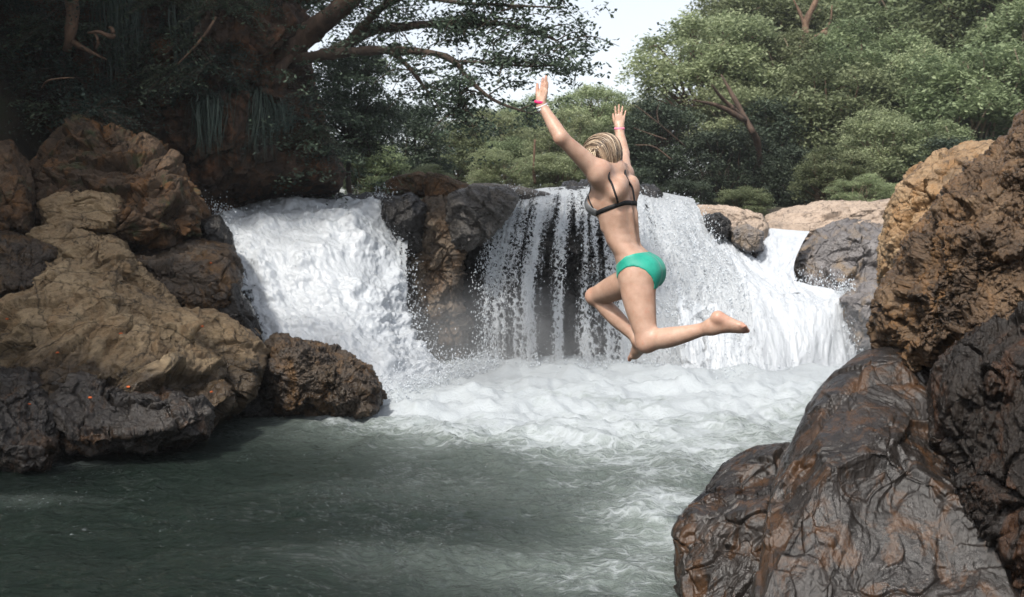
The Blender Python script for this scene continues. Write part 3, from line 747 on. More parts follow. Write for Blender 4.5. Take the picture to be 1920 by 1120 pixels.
# small cascade high on the right
rowsS = [[(1422, 428, 16.6), (1450, 429, 16.5), (1480, 431, 16.5), (1518, 434, 16.6)], [(1424, 462, 15.9), (1448, 465, 15.8), (1474, 465, 15.8), (1502, 462, 15.9)],
         [(1415, 505, 15.4), (1440, 510, 15.3), (1465, 508, 15.3), (1488, 502, 15.4)], [(1425, 552, 14.8), (1450, 556, 14.7), (1472, 556, 14.7), (1500, 552, 14.8)]]
fs, VS, nS, dS = fall(rowsS, 70, 110, M_fall, 'waterfall', 'small white cascade slipping between the grey rocks at the upper right', amp=.05, den=lambda U, V, u, v: .80 + .22 * np.sin(np.clip(U, 0, 1) * 3.14) - .0 * V, seed=6, vs=.5)

# churning foam at the feet of the falls
def foam_bank(pxs, pys, hgt, cnt, seed, label):
    rs = np.random.RandomState(seed)
    i = rs.rand(cnt) * (len(pxs) - 1); k = i.astype(int); f = i - k
    px = np.array(pxs)[k] * (1 - f) + np.array(pxs)[k + 1] * f; py = np.array(pys)[k] * (1 - f) + np.array(pys)[k + 1] * f
    w = P(px, py, CAMH * F / (py - 430.0))
    hh = hgt * (.6 + .6 * np.abs(fbm(np.stack([px * .02, 0 * px, 0 * px], 1), 3)))
    w = w + np.stack([rs.normal(0, .10, cnt), rs.normal(0, .30, cnt), np.abs(rs.normal(0, 1, cnt)) ** 1.3 * hh], 1)
    s = .004 + .011 * rs.rand(cnt) ** 3
    o = drops('spray', w, s, None, seed=seed); tag(o, label, 'spray', kind='stuff'); return o
foam_bank([650, 760, 870, 930], [765, 752, 712, 700], .16, 9000, 11, 'white spray thrown up at the foot of the left waterfall')
foam_bank([880, 1000, 1130, 1270], [700, 698, 698, 700], .09, 6000, 12, 'white spray along the foot of the curtain waterfall')
foam_bank([1250, 1370, 1500, 1610], [702, 705, 698, 680], .10, 6000, 13, 'white spray along the foot of the broad right waterfall')
print('water', time.time() - T0)
# ------------------------------------------------------------------ trees and plants
def leaf_mat(name, cols, trans=.42, rough=.55):
    t = NT(name)
    at = t.n('Attribute', {'attribute_name': 'Col'})
    sep = t.n('SeparateColor', Color=at.outputs['Color'])
    c = t.ramp(sep.outputs[0], [(i / (len(cols) - 1), k) for i, k in enumerate(cols)])
    oi = t.n('ObjectInfo')
    c = t.n('HueSaturation', Hue=t.mapr(oi.outputs['Random'], 0, 1, .485, .515), Saturation=.82, Value=t.mapr(oi.outputs['Random'], 0, 1, .88, 1.32), Color=c).outputs[0]
    d = t.n('BsdfPrincipled', Base_Color=c, Roughness=rough)
    d.inputs['Specular IOR Level'].default_value = .3
    tl = t.n('BsdfTranslucent', Color=c)
    mx = t.n('MixShader', Fac=trans); t.set(mx.inputs[1], d); t.set(mx.inputs[2], tl)
    return t.surf(mx)


def bark_mat(name, a, b, sc_=1.):
    t = NT(name); pos = t.n('NewGeometry').outputs['Position']
    n1 = t.noise(t.scale(pos, (1, 1, .35)), 9 * sc_, 7, .7, .5); n2 = t.noise(pos, 2.2, 4, .6)
    c = t.ramp(t.math('ADD', t.math('MULTIPLY', n1, .7), t.math('MULTIPLY', n2, .3)), [(.35, a), (.65, b)])
    return t.surf(t.n('BsdfPrincipled', Base_Color=c, Roughness=.85, Normal=t.bump(n1, 1, .04)))

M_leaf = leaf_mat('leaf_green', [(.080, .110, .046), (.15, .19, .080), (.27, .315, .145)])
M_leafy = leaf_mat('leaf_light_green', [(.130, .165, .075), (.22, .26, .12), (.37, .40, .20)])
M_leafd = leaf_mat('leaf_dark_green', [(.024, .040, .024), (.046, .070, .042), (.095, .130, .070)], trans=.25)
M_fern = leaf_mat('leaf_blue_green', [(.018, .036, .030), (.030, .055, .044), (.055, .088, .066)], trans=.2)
M_bark = bark_mat('bark_red_brown', (.05, .028, .018), (.20, .12, .075))
M_barkp = bark_mat('bark_pale', (.16, .12, .085), (.36, .28, .20))
M_barkd2 = bark_mat('bark_umber', (.035, .022, .016), (.12, .075, .05))
M_barkd = bark_mat('bark_dark', (.022, .016, .012), (.07, .045, .03))


def leaves(cent, size, rs, up=.5, aspect=.5, col=None):
    """one small folded rhombus per centre"""
    n = len(cent)
    nrm = rs.normal(size=(n, 3)); nrm /= np.linalg.norm(nrm, axis=1)[:, None]
    nrm[:, 2] = np.abs(nrm[:, 2]) + up; nrm /= np.linalg.norm(nrm, axis=1)[:, None]
    a = rs.normal(size=(n, 3)); a -= nrm * np.sum(a * nrm, 1)[:, None]; a /= np.linalg.norm(a, axis=1)[:, None]
    b = np.cross(nrm, a)
    L = size * rs.uniform(.65, 1.35, n)[:, None]
    V = np.stack([cent - a * L * .5, cent + b * L * aspect * .5 - nrm * L * .08, cent + a * L * .5, cent - b * L * aspect * .5 - nrm * L * .08], 1).reshape(-1, 3)
    Q = np.arange(4 * n).reshape(n, 4)
    c = np.clip((rs.rand(n) * .55 + .22 if col is None else col + rs.normal(0, .14, n)), 0, 1)
    return V, Q, np.repeat(np.stack([c, c, c], 1), 4, 0)


def make_crown(seed, pads, R, flat, nleaf, lsize, matl, trunk_mat, padr=(.16, .34), base=-1.0, lean=0., name='broadleaf_tree', sprig=10, trunk_r=.16, skirt=0.):
    """crown radius R centred on (0,0,0); trunk runs down to z=-3R"""
    rs = np.random.RandomState(seed)
    C = []
    k = 0
    while len(C) < pads and k < 4000:
        k += 1
        d = rs.normal(size=3); d /= np.linalg.norm(d)
        if d[2] < -.62 - skirt: continue
        p = d * np.array([R, R, R * flat]) * (rs.uniform(.72, .98) if rs.rand() < .75 else rs.uniform(.3, .7))
        if all(np.linalg.norm((p - c) / np.array([1, 1, .7])) > R * .22 for c in C): C.append(p)
    C = np.array(C)
    lv = []; cl = []
    pr = rs.uniform(*padr, len(C)) * R
    for c, r in zip(C, pr):
        m = int(nleaf * (r / R / .3) ** 2)
        ns = max(6, m // sprig)
        d = rs.normal(size=(ns, 3)); d /= np.linalg.norm(d, axis=1)[:, None]; d[:, 2] = np.where(d[:, 2] < -.35, -d[:, 2] * .8, d[:, 2])
        sp = c + d * r * np.array([1, 1, .85]) * (rs.uniform(.3, 1.12, ns) ** .6)[:, None]
        sp[:, 2] -= (np.hypot(sp[:, 0] - c[0], sp[:, 1] - c[1]) / r) ** 2 * r * .16
        q = np.repeat(sp, sprig, 0) + rs.normal(0, lsize * 1.25, (ns * sprig, 3)) * np.array([1, 1, .45])
        tone = rs.uniform(.30, .68) + rs.normal(0, .10, ns)
        lv.append(q); cl.append(np.repeat(tone, sprig))
    lv = np.concatenate(lv); cl = np.concatenate(cl)
    V, Q, A = leaves(lv, lsize, rs, .7, .5, cl)
    crown = mesh('crown', V, Q, matl, False, {'Col': A})
    acc = Acc()
    hub = np.array([lean * R * .3, 0, base * R * .55])
    acc.tube([(-lean * R * .7, .0, -3 * R), (-lean * R * .4, .1 * R, -2 * R), (0, -.05 * R, -1.3 * R), hub], [trunk_r * 1.5 * R / 3, trunk_r * 1.1 * R / 3, trunk_r * R / 3, trunk_r * .8 * R / 3], 9, 26, .35, seed)
    limb = Acc()
    for c, r in zip(C, pr):
        mid = hub * .45 + c * .55 + rs.normal(0, .10 * R, 3); mid[2] -= .08 * R
        limb.tube([hub, hub * .75 + mid * .25 + rs.normal(0, .04 * R, 3), mid, c * .93 + hub * .07, c + rs.normal(0, .1 * R, 3)], [trunk_r * .55 * R / 3, trunk_r * .42 * R / 3, trunk_r * .25 * R / 3, .03 * R / 3, .01], 5, 14, .2, seed)
    return crown, acc.mesh('trunk', trunk_mat), limb.mesh('branches', trunk_mat)

VAR = {}
def variants():
    for k, (seed, pads, flat, mat_, bark, lsize, nleaf) in enumerate([(1, 64, .95, M_leaf, M_bark, .185, 640), (2, 58, .88, M_leafy, M_bark, .175, 640), (3, 70, 1.1, M_leaf, M_barkp, .19, 640),
                                                      (4, 60, 1.0, M_leafd, M_barkd, .17, 620), (5, 58, .9, M_leafy, M_barkp, .16, 640)]):
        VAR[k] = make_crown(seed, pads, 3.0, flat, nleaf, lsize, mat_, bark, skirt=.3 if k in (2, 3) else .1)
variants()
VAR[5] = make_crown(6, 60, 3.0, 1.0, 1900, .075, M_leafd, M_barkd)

def tree(v, px, py, rpx, Y, label, rot=0., sq=1., group='trees on the far bank', cat='tree', name='broadleaf_tree'):
    c = P(px, py, Y); r = rpx * Y / F / 3.0
    gz = ground_h([c[0]], [c[1]])[0]
    base = min(gz, c[2] - 2.0)
    e = empty(name, (c[0], c[1], base)); tag(e, label, cat, group)
    for me, nm in zip(VAR[v], ('crown', 'trunk', 'branches')):
        o = obj(nm, me, e, (0, 0, c[2] - base)); o.scale = (r, r, r * sq); o.rotation_euler = (0, 0, rot)
    return e

TR = [  # variant, px, py, radius px, Y, label, rot, z squash
    (1, 1335, 150, 140, 30, 'large pale green domed tree whose rounded edge borders the bright sky gap', .3, .95),
    (0, 1440, 105, 140, 33, 'tall green tree filling in behind the pale domed tree', 1.3, 1.),
    (4, 1400, 240, 120, 28, 'light green tree with spreading reddish limbs over dark shade', 2.1, .8),
    (0, 1560, 255, 130, 27, 'bushy mid green tree above the pale rock shelf', 3.0, 1.1),
    (2, 1700, 120, 170, 33, 'tall dense green tree high on the right slope', .8, 1.),
    (0, 1865, 60, 190, 31, 'big green tree filling the top right corner', 4.2, 1.),
    (2, 1830, 240, 150, 25, 'green tree hanging just above the rusty rock wall', 5.0, .9),
    (4, 1670, 290, 100, 23, 'misty pale green bush tree behind the pale rock shelf', 1.9, .9),
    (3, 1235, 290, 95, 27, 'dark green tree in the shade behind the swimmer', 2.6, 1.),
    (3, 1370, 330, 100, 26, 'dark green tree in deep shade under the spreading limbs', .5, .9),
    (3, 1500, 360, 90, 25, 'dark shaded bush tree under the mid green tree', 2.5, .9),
    (1, 1560, 10, 130, 40, 'airy tree at the top with bare reddish limbs against the sky', 5.5, .9),
    (2, 1500, -70, 120, 42, 'tree top cut by the upper edge right of the sky gap', 5.1, .9),
    (1, 1110, 235, 80, 34, 'sunlit yellow green tree between the raised arms', 1.1, 1.),
    (4, 1060, 275, 70, 29, 'sunlit pale tree left of the raised arm', 4.1, 1.),
    (0, 985, 255, 75, 36, 'green tree behind the hanging branches in the middle', .1, 1.),
    (4, 935, 325, 62, 24, 'pale green bush right above the lip between the falls', 2.1, .8),
    (1, 1040, 335, 62, 23, 'pale green bush over the dome of the curtain waterfall', 3.3, .8),
    (0, 860, 300, 80, 31, 'mid green tree left of the middle in half shade', 5.2, 1.),
    (3, 745, 300, 95, 26, 'dark green tree behind the left waterfall lip', 4.5, 1.1),
    (3, 655, 200, 92, 21, 'dark leafy tree beside the leaning trunk', 3.9, 1.2),
    (0, 700, 330, 70, 24, 'green bush right beyond the left waterfall lip', 1.5, .9),
    (4, 800, 345, 50, 22, 'small sunlit bush behind the perched brown boulder', .4, .8),
    (0, 1140, 320, 80, 28, 'green shrub tree hidden partly by her head', 3.4, 1.),
    (3, 1290, 380, 60, 22, 'low dark shrub behind the low tan rock', 2.2, .7),
    (0, 1400, 385, 50, 21, 'low green shrub at the edge of the flat tan rock', 1.2, .7),
    (4, 1620, 365, 60, 21, 'low pale shrub above the pale rock shelf', 5.7, .7),
    (2, 1960, 180, 160, 27, 'green tree running off the right edge', 2.9, 1.),
    (3, 1800, 340, 90, 22, 'dark shrub behind the rounded tan topped boulder', 1.7, .9),
    (0, 1640, 30, 150, 38, 'green tree high up right of the bare limbed tree', 2.4, 1.),
    (0, 1600, 170, 120, 29, 'green tree between the bare limbed tree and the misty bush tree', 3.7, 1.),
    (4, 1760, 200, 120, 27, 'light green tree in the middle of the right slope', 2.3, 1.),
    (2, 1480, 190, 110, 30, 'green tree filling the slope under the bare forked trunk', 4.4, 1.),
    (1, 1425, 50, 95, 34, 'pale tree crest at the top right of the domed tree', 1.9, 1.),
    (0, 1750, 0, 150, 38, 'green tree crown cut by the top edge on the right', .9, 1.),
    (3, 1180, 360, 60, 23, 'dark shrub low behind her shoulder', 2.0, .8),
    (3, 1440, 300, 110, 27, 'dark tree in the hollow behind the forked pale limbs', 6.0, 1.),
    (2, 1740, 320, 90, 23, 'green shrub mass beside the rounded tan topped boulder', 4.9, .9),
    (0, 1560, 340, 70, 22, 'leafy shrub around the thin pale forked trunk', 3.3, .9),
    (0, 1100, 330, 70, 25, 'green shrub above the dome of the curtain waterfall', 5.3, .9),
    (4, 1240, 235, 70, 33, 'sunlit lower flank of trees under the sky gap', .7, 1.),
    (1, 925, 265, 65, 34, 'green tree behind the hanging branches left of the middle', 2.8, 1.),
    (0, 965, 312, 55, 30, 'shaded green shrub tree closing the low gap in the middle', 1.4, 1.),
    (2, 1170, 270, 70, 40, 'hazy green tree far behind her raised right hand', 2.4, 1.),
]
for a in TR: tree(*a[:6], rot=a[6], sq=a[7])

# bare limbs that show against the leaves
def limbs(name, label, runs, mat_, cat='tree', sides=8):
    base = P(*runs[0][0][0]); e = empty(name, base); tag(e, label, cat)
    acc = Acc()
    for pts, r in runs[:1]: acc.tube([P(*p) - base for p in pts], r, sides, None, .35, 3)
    obj('trunk', acc.mesh('trunk', mat_), e)
    for pts, r in runs[1:]:
        acc = Acc(); acc.tube([P(*p) - base for p in pts], r, 6, None, .3, 4)
        obj('branch', acc.mesh('branch', mat_), e)
    return e, base
limbs('branching_tree', 'reddish brown leaning trunk forking into pale limbs in front of the dark shade', [
    ([(1440, 400, 25.3), (1428, 320, 25.2), (1418, 260, 24.8), (1395, 225, 24), (1370, 200, 23.5)], [.085, .08, .075, .07, .05]),
    ([(1395, 225, 23.7), (1350, 200, 23.4), (1300, 188, 23)], [.07, .05, .015]), ([(1375, 205, 23.6), (1350, 180, 23.3), (1335, 160, 23)], [.06, .04, .015]),
    ([(1412, 250, 24), (1380, 190, 24.2), (1352, 140, 24.4)], [.08, .06, .02])], M_barkd2)
limbs('branching_tree', 'bare reddish trunk forking at the top of the slope against the sky patch', [
    ([(1498, 112, 31), (1510, 75, 31), (1512, 40, 31), (1530, 0, 31), (1535, -40, 31)], [.17, .13, .10, .07, .04]),
    ([(1505, 100, 31), (1530, 72, 31), (1570, 55, 31), (1605, 42, 31)], [.16, .11, .07, .02]), ([(1512, 55, 31), (1500, 25, 31), (1488, 0, 31)], [.08, .05, .02]), ([(1530, 72, 31), (1555, 45, 31), (1560, 10, 31)], [.06, .04, .02])], M_bark)
limbs('branching_tree', 'thin pale forked trunk standing in the undergrowth above the pale rocks', [
    ([(1556, 385, 22), (1558, 350, 22), (1560, 318, 22)], [.045, .04, .025]), ([(1549, 370, 22), (1556, 352, 22), (1568, 335, 22)], [.03, .025, .015]), ([(1533, 380, 22), (1530, 330, 22), (1525, 290, 22)], [.05, .04, .03])], M_barkp)
limbs('branching_tree', 'thin orange brown stems in the leaves left of her raised arm', [
    ([(1003, 345, 22.5), (1001, 310, 22.5), (1003, 262, 22.5)], [.035, .03, .02])], M_bark)
limbs('branching_tree', 'pale dead branches sticking out right of her raised right hand', [
    ([(1285, 275, 24.6), (1235, 232, 24), (1205, 208, 24), (1190, 198, 24)], [.018, .015, .012, .006]),
    ([(1235, 232, 24), (1232, 210, 24), (1236, 195, 24)], [.018, .012, .006]), ([(1260, 300, 24), (1225, 275, 24), (1190, 272, 24)], [.018, .018, .01]), ([(1250, 262, 24), (1215, 250, 24), (1188, 240, 24)], [.018, .012, .006])], M_barkd2)

# ---- the leaning tree that reaches over the left waterfall
base = P(480, 175, 15)
e = empty('leaning_tree', base); tag(e, 'old gnarled tree leaning from the left cliff with long leafy branches over the falls', 'tree')
acc = Acc()
acc.tube([P(*p) - base for p in [(455, 215, 15.2), (500, 140, 14.8), (560, 85, 14.4), (610, 40, 14.1), (660, 0, 13.9), (740, -70, 13.6)]], [.22, .22, .16, .13, .12, .10], 14, 70, .5, 3)
acc.tube([P(*p) - base for p in [(520, 120, 14.7), (475, 105, 14.9), (430, 75, 15), (395, 55, 15.2)]], [.10, .08, .06, .03], 10, 30, .5, 4)
acc.tube([P(*p) - base for p in [(525, 125, 14.6), (470, 165, 14.6), (430, 200, 14.9)]], [.12, .08, .03], 8, 24, .5, 5)
acc.tube([P(*p) - base for p in [(560, 90, 14.4), (528, 125, 14.3), (515, 155, 14.4)]], [.10, .07, .02], 8, 24, .5, 6)
obj('trunk', acc.mesh('trunk', M_barkd2), e)
BR = [([(540, 118, 14.6), (600, 104, 14), (680, 96, 13.6), (760, 95, 13.2), (840, 108, 12.8), (885, 155, 12.6), (930, 190, 12.4), (1000, 215, 12.2)], [.09, .075, .06, .048, .04, .03, .022, .008]),
      ([(620, 105, 14.1), (690, 60, 13.8), (760, 50, 13.5), (830, 44, 13.3), (900, 44, 13), (960, 48, 12.8), (1030, 72, 12.6)], [.09, .07, .055, .045, .035, .025, .008]),
      ([(640, 100, 14), (690, 40, 13.6), (720, 12, 13.4), (770, -10, 13.2), (840, -25, 13.1)], [.08, .06, .05, .04, .01]),
      ([(735, 98, 13.3), (770, 130, 13.2), (800, 170, 13.2), (830, 210, 13.2)], [.035, .025, .018, .006]),
      ([(830, 45, 13.3), (860, 45, 13), (880, 90, 13)], [.02, .015, .005]),
      ([(960, 48, 12.8), (1000, 60, 12.7), (1050, 80, 12.6), (1090, 130, 12.5)], [.02, .016, .010, .004]),
      ([(760, -10, 13.2), (860, 5, 13), (950, 10, 12.8), (1060, 15, 12.6)], [.03, .025, .018, .006]),
      ([(850, 115, 12.8), (920, 118, 12.6), (1000, 125, 12.5), (1060, 120, 12.3)], [.022, .018, .012, .004]),
      ([(620, 20, 14.1), (680, -20, 13.7), (760, -50, 13.5), (900, -60, 13.2)], [.06, .05, .04, .01]),
      ([(885, 155, 12.6), (860, 190, 12.7), (880, 240, 12.8)], [.02, .012, .004])]
rs = np.random.RandomState(9)
lv = []; cl = []
for pts, r in BR:
    acc = Acc(); w = np.array([P(*p) for p in pts]); acc.tube(w - base, r, 8, None, .35, 2)
    # side twigs
    L = catmull(w, 60)
    for k in range(17):
        i = rs.randint(14, 59); p0 = L[i]; d = rs.normal(size=3); d[2] = d[2] * .45 - .05; d /= np.linalg.norm(d)
        ln = rs.uniform(.3, .75); p1 = p0 + d * ln * .5 + [0, 0, .06]; p2 = p0 + d * ln + [0, 0, -.08]
        acc.tube(np.array([p0, p1, p2]) - base, [.010, .007, .003], 4, 6)
        nn = rs.randint(4, 8)
        tt = rs.rand(nn)[:, None]; cc = np.where(tt < .5, p0 + (p1 - p0) * tt * 2, p1 + (p2 - p1) * (tt * 2 - 1))
        cc = cc + rs.normal(0, .10, (nn, 3)) * [1, 1, .4]
        tone = rs.uniform(.2, .6)
        for c in cc:
            m = rs.randint(8, 20); lv.append(c + rs.normal(0, .085, (m, 3)) * [1, 1, .30]); cl.append(np.full(m, tone))
    obj('branch', acc.mesh('branch', M_barkd), e)
# thicker foliage hung in the places where the photo is dense
for (px, py, Y, rx, rz, n, dens) in [(600, 30, 15.6, .9, .5, 60, 26), (700, 170, 14.6, .6, .8, 60, 26), (620, 180, 14.8, .5, .9, 60, 28), (600, 260, 15, .35, .6, 40, 26), (1000, 30, 12.8, .7, .25, 14, 20), (980, 95, 12.6, .6, .28, 12, 18),
                              (900, 140, 12.7, .5, .25, 8, 18), (780, 20, 13.3, .7, .22, 10, 18), (1050, 100, 12.5, .3, .35, 12, 18), (880, 215, 12.8, .6, .3, 14, 18), (960, 215, 12.8, .4, .2, 12, 18), (760, 10, 13.5, .5, .2, 6, 18)]:
    c0 = P(px, py, Y)
    for k in range(n):
        c = c0 + rs.normal(0, 1, 3) * [rx * .7, .7, rz * .7]; m = int(dens * rs.uniform(.6, 1.4))
        lv.append(c + rs.normal(0, .10, (m, 3)) * [1, 1, .4]); cl.append(np.full(m, rs.uniform(.1, .6)))
lv = np.concatenate(lv); cl = np.concatenate(cl)
V, Q, A = leaves(lv - base, .062, rs, .6, .55, cl)
obj('crown', mesh('crown', V, Q, M_leafd, False, {'Col': A}), e)

# ---- the left cliff: dark overhanging earth bank
def earth_mat():
    t = NT('earth_bank'); pos = t.n('NewGeometry').outputs['Position']
    a = t.noise(t.scale(pos, (1, 1, .5)), 1.4, 7, .65, .6); b_ = t.noise(pos, 7, 7, .7)
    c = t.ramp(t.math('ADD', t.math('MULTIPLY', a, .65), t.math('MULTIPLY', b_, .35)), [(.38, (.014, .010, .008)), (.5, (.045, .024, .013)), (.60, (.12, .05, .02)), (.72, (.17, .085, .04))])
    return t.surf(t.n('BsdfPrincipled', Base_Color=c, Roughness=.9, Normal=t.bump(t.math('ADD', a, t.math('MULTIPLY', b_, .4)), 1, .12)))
M_earth = earth_mat()
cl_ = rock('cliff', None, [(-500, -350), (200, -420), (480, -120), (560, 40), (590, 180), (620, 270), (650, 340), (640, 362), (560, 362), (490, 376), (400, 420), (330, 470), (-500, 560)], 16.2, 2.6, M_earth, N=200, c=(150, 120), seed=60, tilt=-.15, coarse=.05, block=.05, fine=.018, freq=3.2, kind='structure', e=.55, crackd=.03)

# plants on it
def tuft_mesh(seed, n=170, L=.75, droop=1.0):
    rs = np.random.RandomState(seed); acc = Acc()
    for k in range(n):
        a = rs.uniform(-math.pi, math.pi); out = rs.uniform(.08, .35); l = L * rs.uniform(.6, 1.1)
        d = np.array([math.cos(a), math.sin(a) * .6 - .35, 0])
        s = np.linspace(0, 1, 6)[:, None]
        c = d * out * (s ** .6) * 1.0 + np.array([0, 0, 1]) * (.16 * np.sin(s * 2.2) - droop * l * s ** 1.8)
        c = c + rs.normal(0, .045, 3) + np.sin(s * 3) * rs.normal(0, .05, 3)
        wv = np.cross(d, [0, 0, 1.]); wv /= np.linalg.norm(wv); w = .0055 * (1 - s ** 2) + .001
        V = np.concatenate([c + wv * w, c - wv * w]); Q = np.array([[i, i + 1, i + 7, i + 6] for i in range(5)])
        t_ = rs.uniform(.2, .8); acc.add(V, Q, None, (t_, t_, t_))
    return acc.mesh('blades', M_fern, False)
TUFT = [tuft_mesh(s, L=l) for s, l in ((1, .75), (2, .95), (3, .6))]
cliff_bvh = BVHTree.FromObject(cl_, bpy.context.evaluated_depsgraph_get())
brown_rocks = [o for o in bpy.data.objects if o.type == 'MESH' and 'brown' in o.get('label', '') and o.location.x < -2]
def hit(px, py):
    """first point of cliff or left rocks along that direction"""
    o = Vector((0, 0, CAMH)); d = (Vector(P(px, py, 10.)) - o).normalized()
    best = None
    for ob in [cl_] + brown_rocks:
        inv = Matrix.Translation(-Vector(ob.location))
        ok, loc, n, i = ob.ray_cast(inv @ o, d)
        if ok:
            w = loc + Vector(ob.location)
            if best is None or w.y < best[0].y: best = (w, n)
    return best if best else (Vector(P(px, py, 14.)), Vector((0, -1, 0)))
bpy.context.view_layer.update()
tl = [(395, 195, 1.1, 0, 'grass tuft drooping over the bare brown earth left of the leaning tree'), (450, 160, 1.2, 1, 'long grass tuft hanging in the dark under the leaning trunk'), (490, 180, 1.0, 1, 'thin grass tuft hanging right of the long one'), (530, 205, .8, 2, 'short grass tuft low on the right of the cliff'),
      (210, -10, 1.3, 1, 'grass tuft hanging from the top edge above the pale roots'), (250, -5, 1.2, 0, 'grass tuft at the top edge right of the pale roots'), (335, 10, 1.3, 1, 'long grass tuft at the top left of the fallen branch'), (370, 25, 1.0, 2, 'small grass tuft beside the fallen branch')]
for px, py, s_, k, lb in tl:
    w, n = hit(px, py); o = empty('grass_tuft', w + n * .05); tag(o, lb, 'grass tuft', 'grass tufts hanging from the left cliff'); o.scale = (s_,) * 3; o.rotation_euler = (0, 0, px)
    obj('blades', TUFT[k], o)

def frond_plant(seed, n=70, R=.55, matl=M_fern):
    """leafy bush of arching sprays with small paired leaflets"""
    rs = np.random.RandomState(seed); st = Acc(); lv = []; cl = []
    for k in range(n):
        a = rs.uniform(-math.pi, math.pi); el = rs.uniform(-.2, 1.1); l = R * rs.uniform(.6, 1.2)
        d = np.array([math.cos(a) * math.cos(el), math.sin(a) * math.cos(el) - .3, math.sin(el) * .8])
        s = np.linspace(0, 1, 12)[:, None]; c = d * l * s + np.array([0, 0, -1]) * l * .5 * s ** 2.2
        st.tube(c[::3], [.006, .004, .002], 4, 6)
        wv = np.cross(d, [0, 0, 1.]); wv /= np.linalg.norm(wv) + 1e-6
        tone = rs.uniform(.2, .8)
        for sg in (-1, 1):
            lv.append(c[1:] + sg * wv * (.06 * np.sin(s[1:] * 2.8) + .015) + rs.normal(0, .008, (11, 3))); cl.append(np.full(11, tone))
    V, Q, A = leaves(np.concatenate(lv), .055, rs, .9, .42, np.concatenate(cl))
    return mesh('foliage', V, Q, matl, False, {'Col': A}), st.mesh('stems', M_barkd)
PL = [frond_plant(s, R=r, matl=m) for s, r, m in ((5, .6, M_fern), (6, .75, M_fern), (7, .5, M_leafd), (8, .65, M_leafd))]
plants = [(30, 60), (80, 90), (20, 130), (70, 150), (120, 130), (150, 170), (40, 200), (190, 190), (215, 165), (170, 215), (230, 215), (90, 210), (10, 10), (60, 20), (100, 50), (160, 60), (250, 130), (290, 150), (330, 140), (270, 170), (350, 165), (300, 60), (260, 90), (20, 235),
          (390, 130), (430, 110), (220, 50), (340, 90), (545, 225), (570, 190), (590, 245), (420, 20), (470, 10), (140, 10), (380, -20), (300, 10), (605, 290), (-20, 90), (-20, 180)]
PW = ['bluish green fern bush', 'drooping fern bush', 'small dark shrub', 'dark leafy shrub']
def where(px, py):
    h = 'near the left edge' if px < 70 else 'above the huge brown boulder' if px < 260 else 'in the middle of the cliff' if px < 400 else 'under the leaning tree' if px < 540 else 'on the right flank of the cliff'
    v = 'at the top' if py < 30 else 'high up' if py < 100 else 'halfway down' if py < 180 else 'low down'
    return h, v
seen_l = {}
order = ['', 'second ', 'third ', 'fourth ', 'fifth ']
for i, (px, py) in enumerate(plants):
    w, n = hit(px, py); k = i % 4
    h, v = where(px, py); base_l = PW[k] + ' ' + v + ' ' + h
    c = seen_l.get(base_l, 0); seen_l[base_l] = c + 1
    o = empty('cliff_plant', w + n * .02); tag(o, order[c] + base_l, 'plant', 'plants growing on the left cliff')
    s_ = .8 + .5 * ((i * 37) % 10) / 10; o.scale = (s_,) * 3; o.rotation_euler = (rad(15), 0, i * 1.7)
    obj('foliage', PL[k][0], o); obj('stems', PL[k][1], o)

limbs('dead_trunk', 'pale leaning trunk stub at the top left of the cliff', [([(128, -30, 13.2), (135, 20, 13.2), (133, 60, 13.2), (125, 95, 13.3)], [.10, .085, .075, .05]), ([(138, 80, 13.2), (165, 95, 13.1), (200, 112, 13.1)], [.04, .03, .008])], M_bark, cat='dead trunk')
limbs('root', 'twisted pale root hooking out of the bank beside the trunk stub', [([(165, 62, 13.0), (185, 60, 12.9), (200, 66, 12.9), (212, 68, 12.9), (210, 54, 12.9), (204, 52, 12.9)], [.012, .024, .028, .030, .026, .012]), ([(178, 62, 12.95), (184, 78, 12.9), (180, 92, 13.0)], [.02, .024, .012])], M_bark, cat='root')
limbs('fallen_branch', 'thin grey branch slanting down the dark cliff', [([(332, 122, 13.2), (365, 88, 13.2), (388, 60, 13.2), (405, 32, 13.3)], [.008, .014, .017, .02])], M_bark, cat='branch')
limbs('twig', 'small pale twig among the ferns at the left', [([(78, 165, 12.6), (90, 152, 12.5), (115, 147, 12.5), (140, 146, 12.6)], [.008, .012, .010, .004])], M_bark, cat='twig')

# trees standing on the cliff whose crowns shade it
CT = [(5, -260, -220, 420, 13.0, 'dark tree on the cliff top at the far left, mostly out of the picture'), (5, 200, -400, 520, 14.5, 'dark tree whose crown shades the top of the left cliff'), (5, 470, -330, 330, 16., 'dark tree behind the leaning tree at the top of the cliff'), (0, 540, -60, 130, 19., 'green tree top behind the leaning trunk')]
for x, y, z, r, lb in [(-9.5, 5.5, 7.6, 3.6, 'unseen dark tree added beside the camera to shade the left bank')]:  # added out of view to shade the left bank and darken the pool's reflection
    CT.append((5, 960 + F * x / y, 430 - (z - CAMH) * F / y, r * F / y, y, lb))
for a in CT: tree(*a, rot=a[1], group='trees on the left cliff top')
print('trees', time.time() - T0)

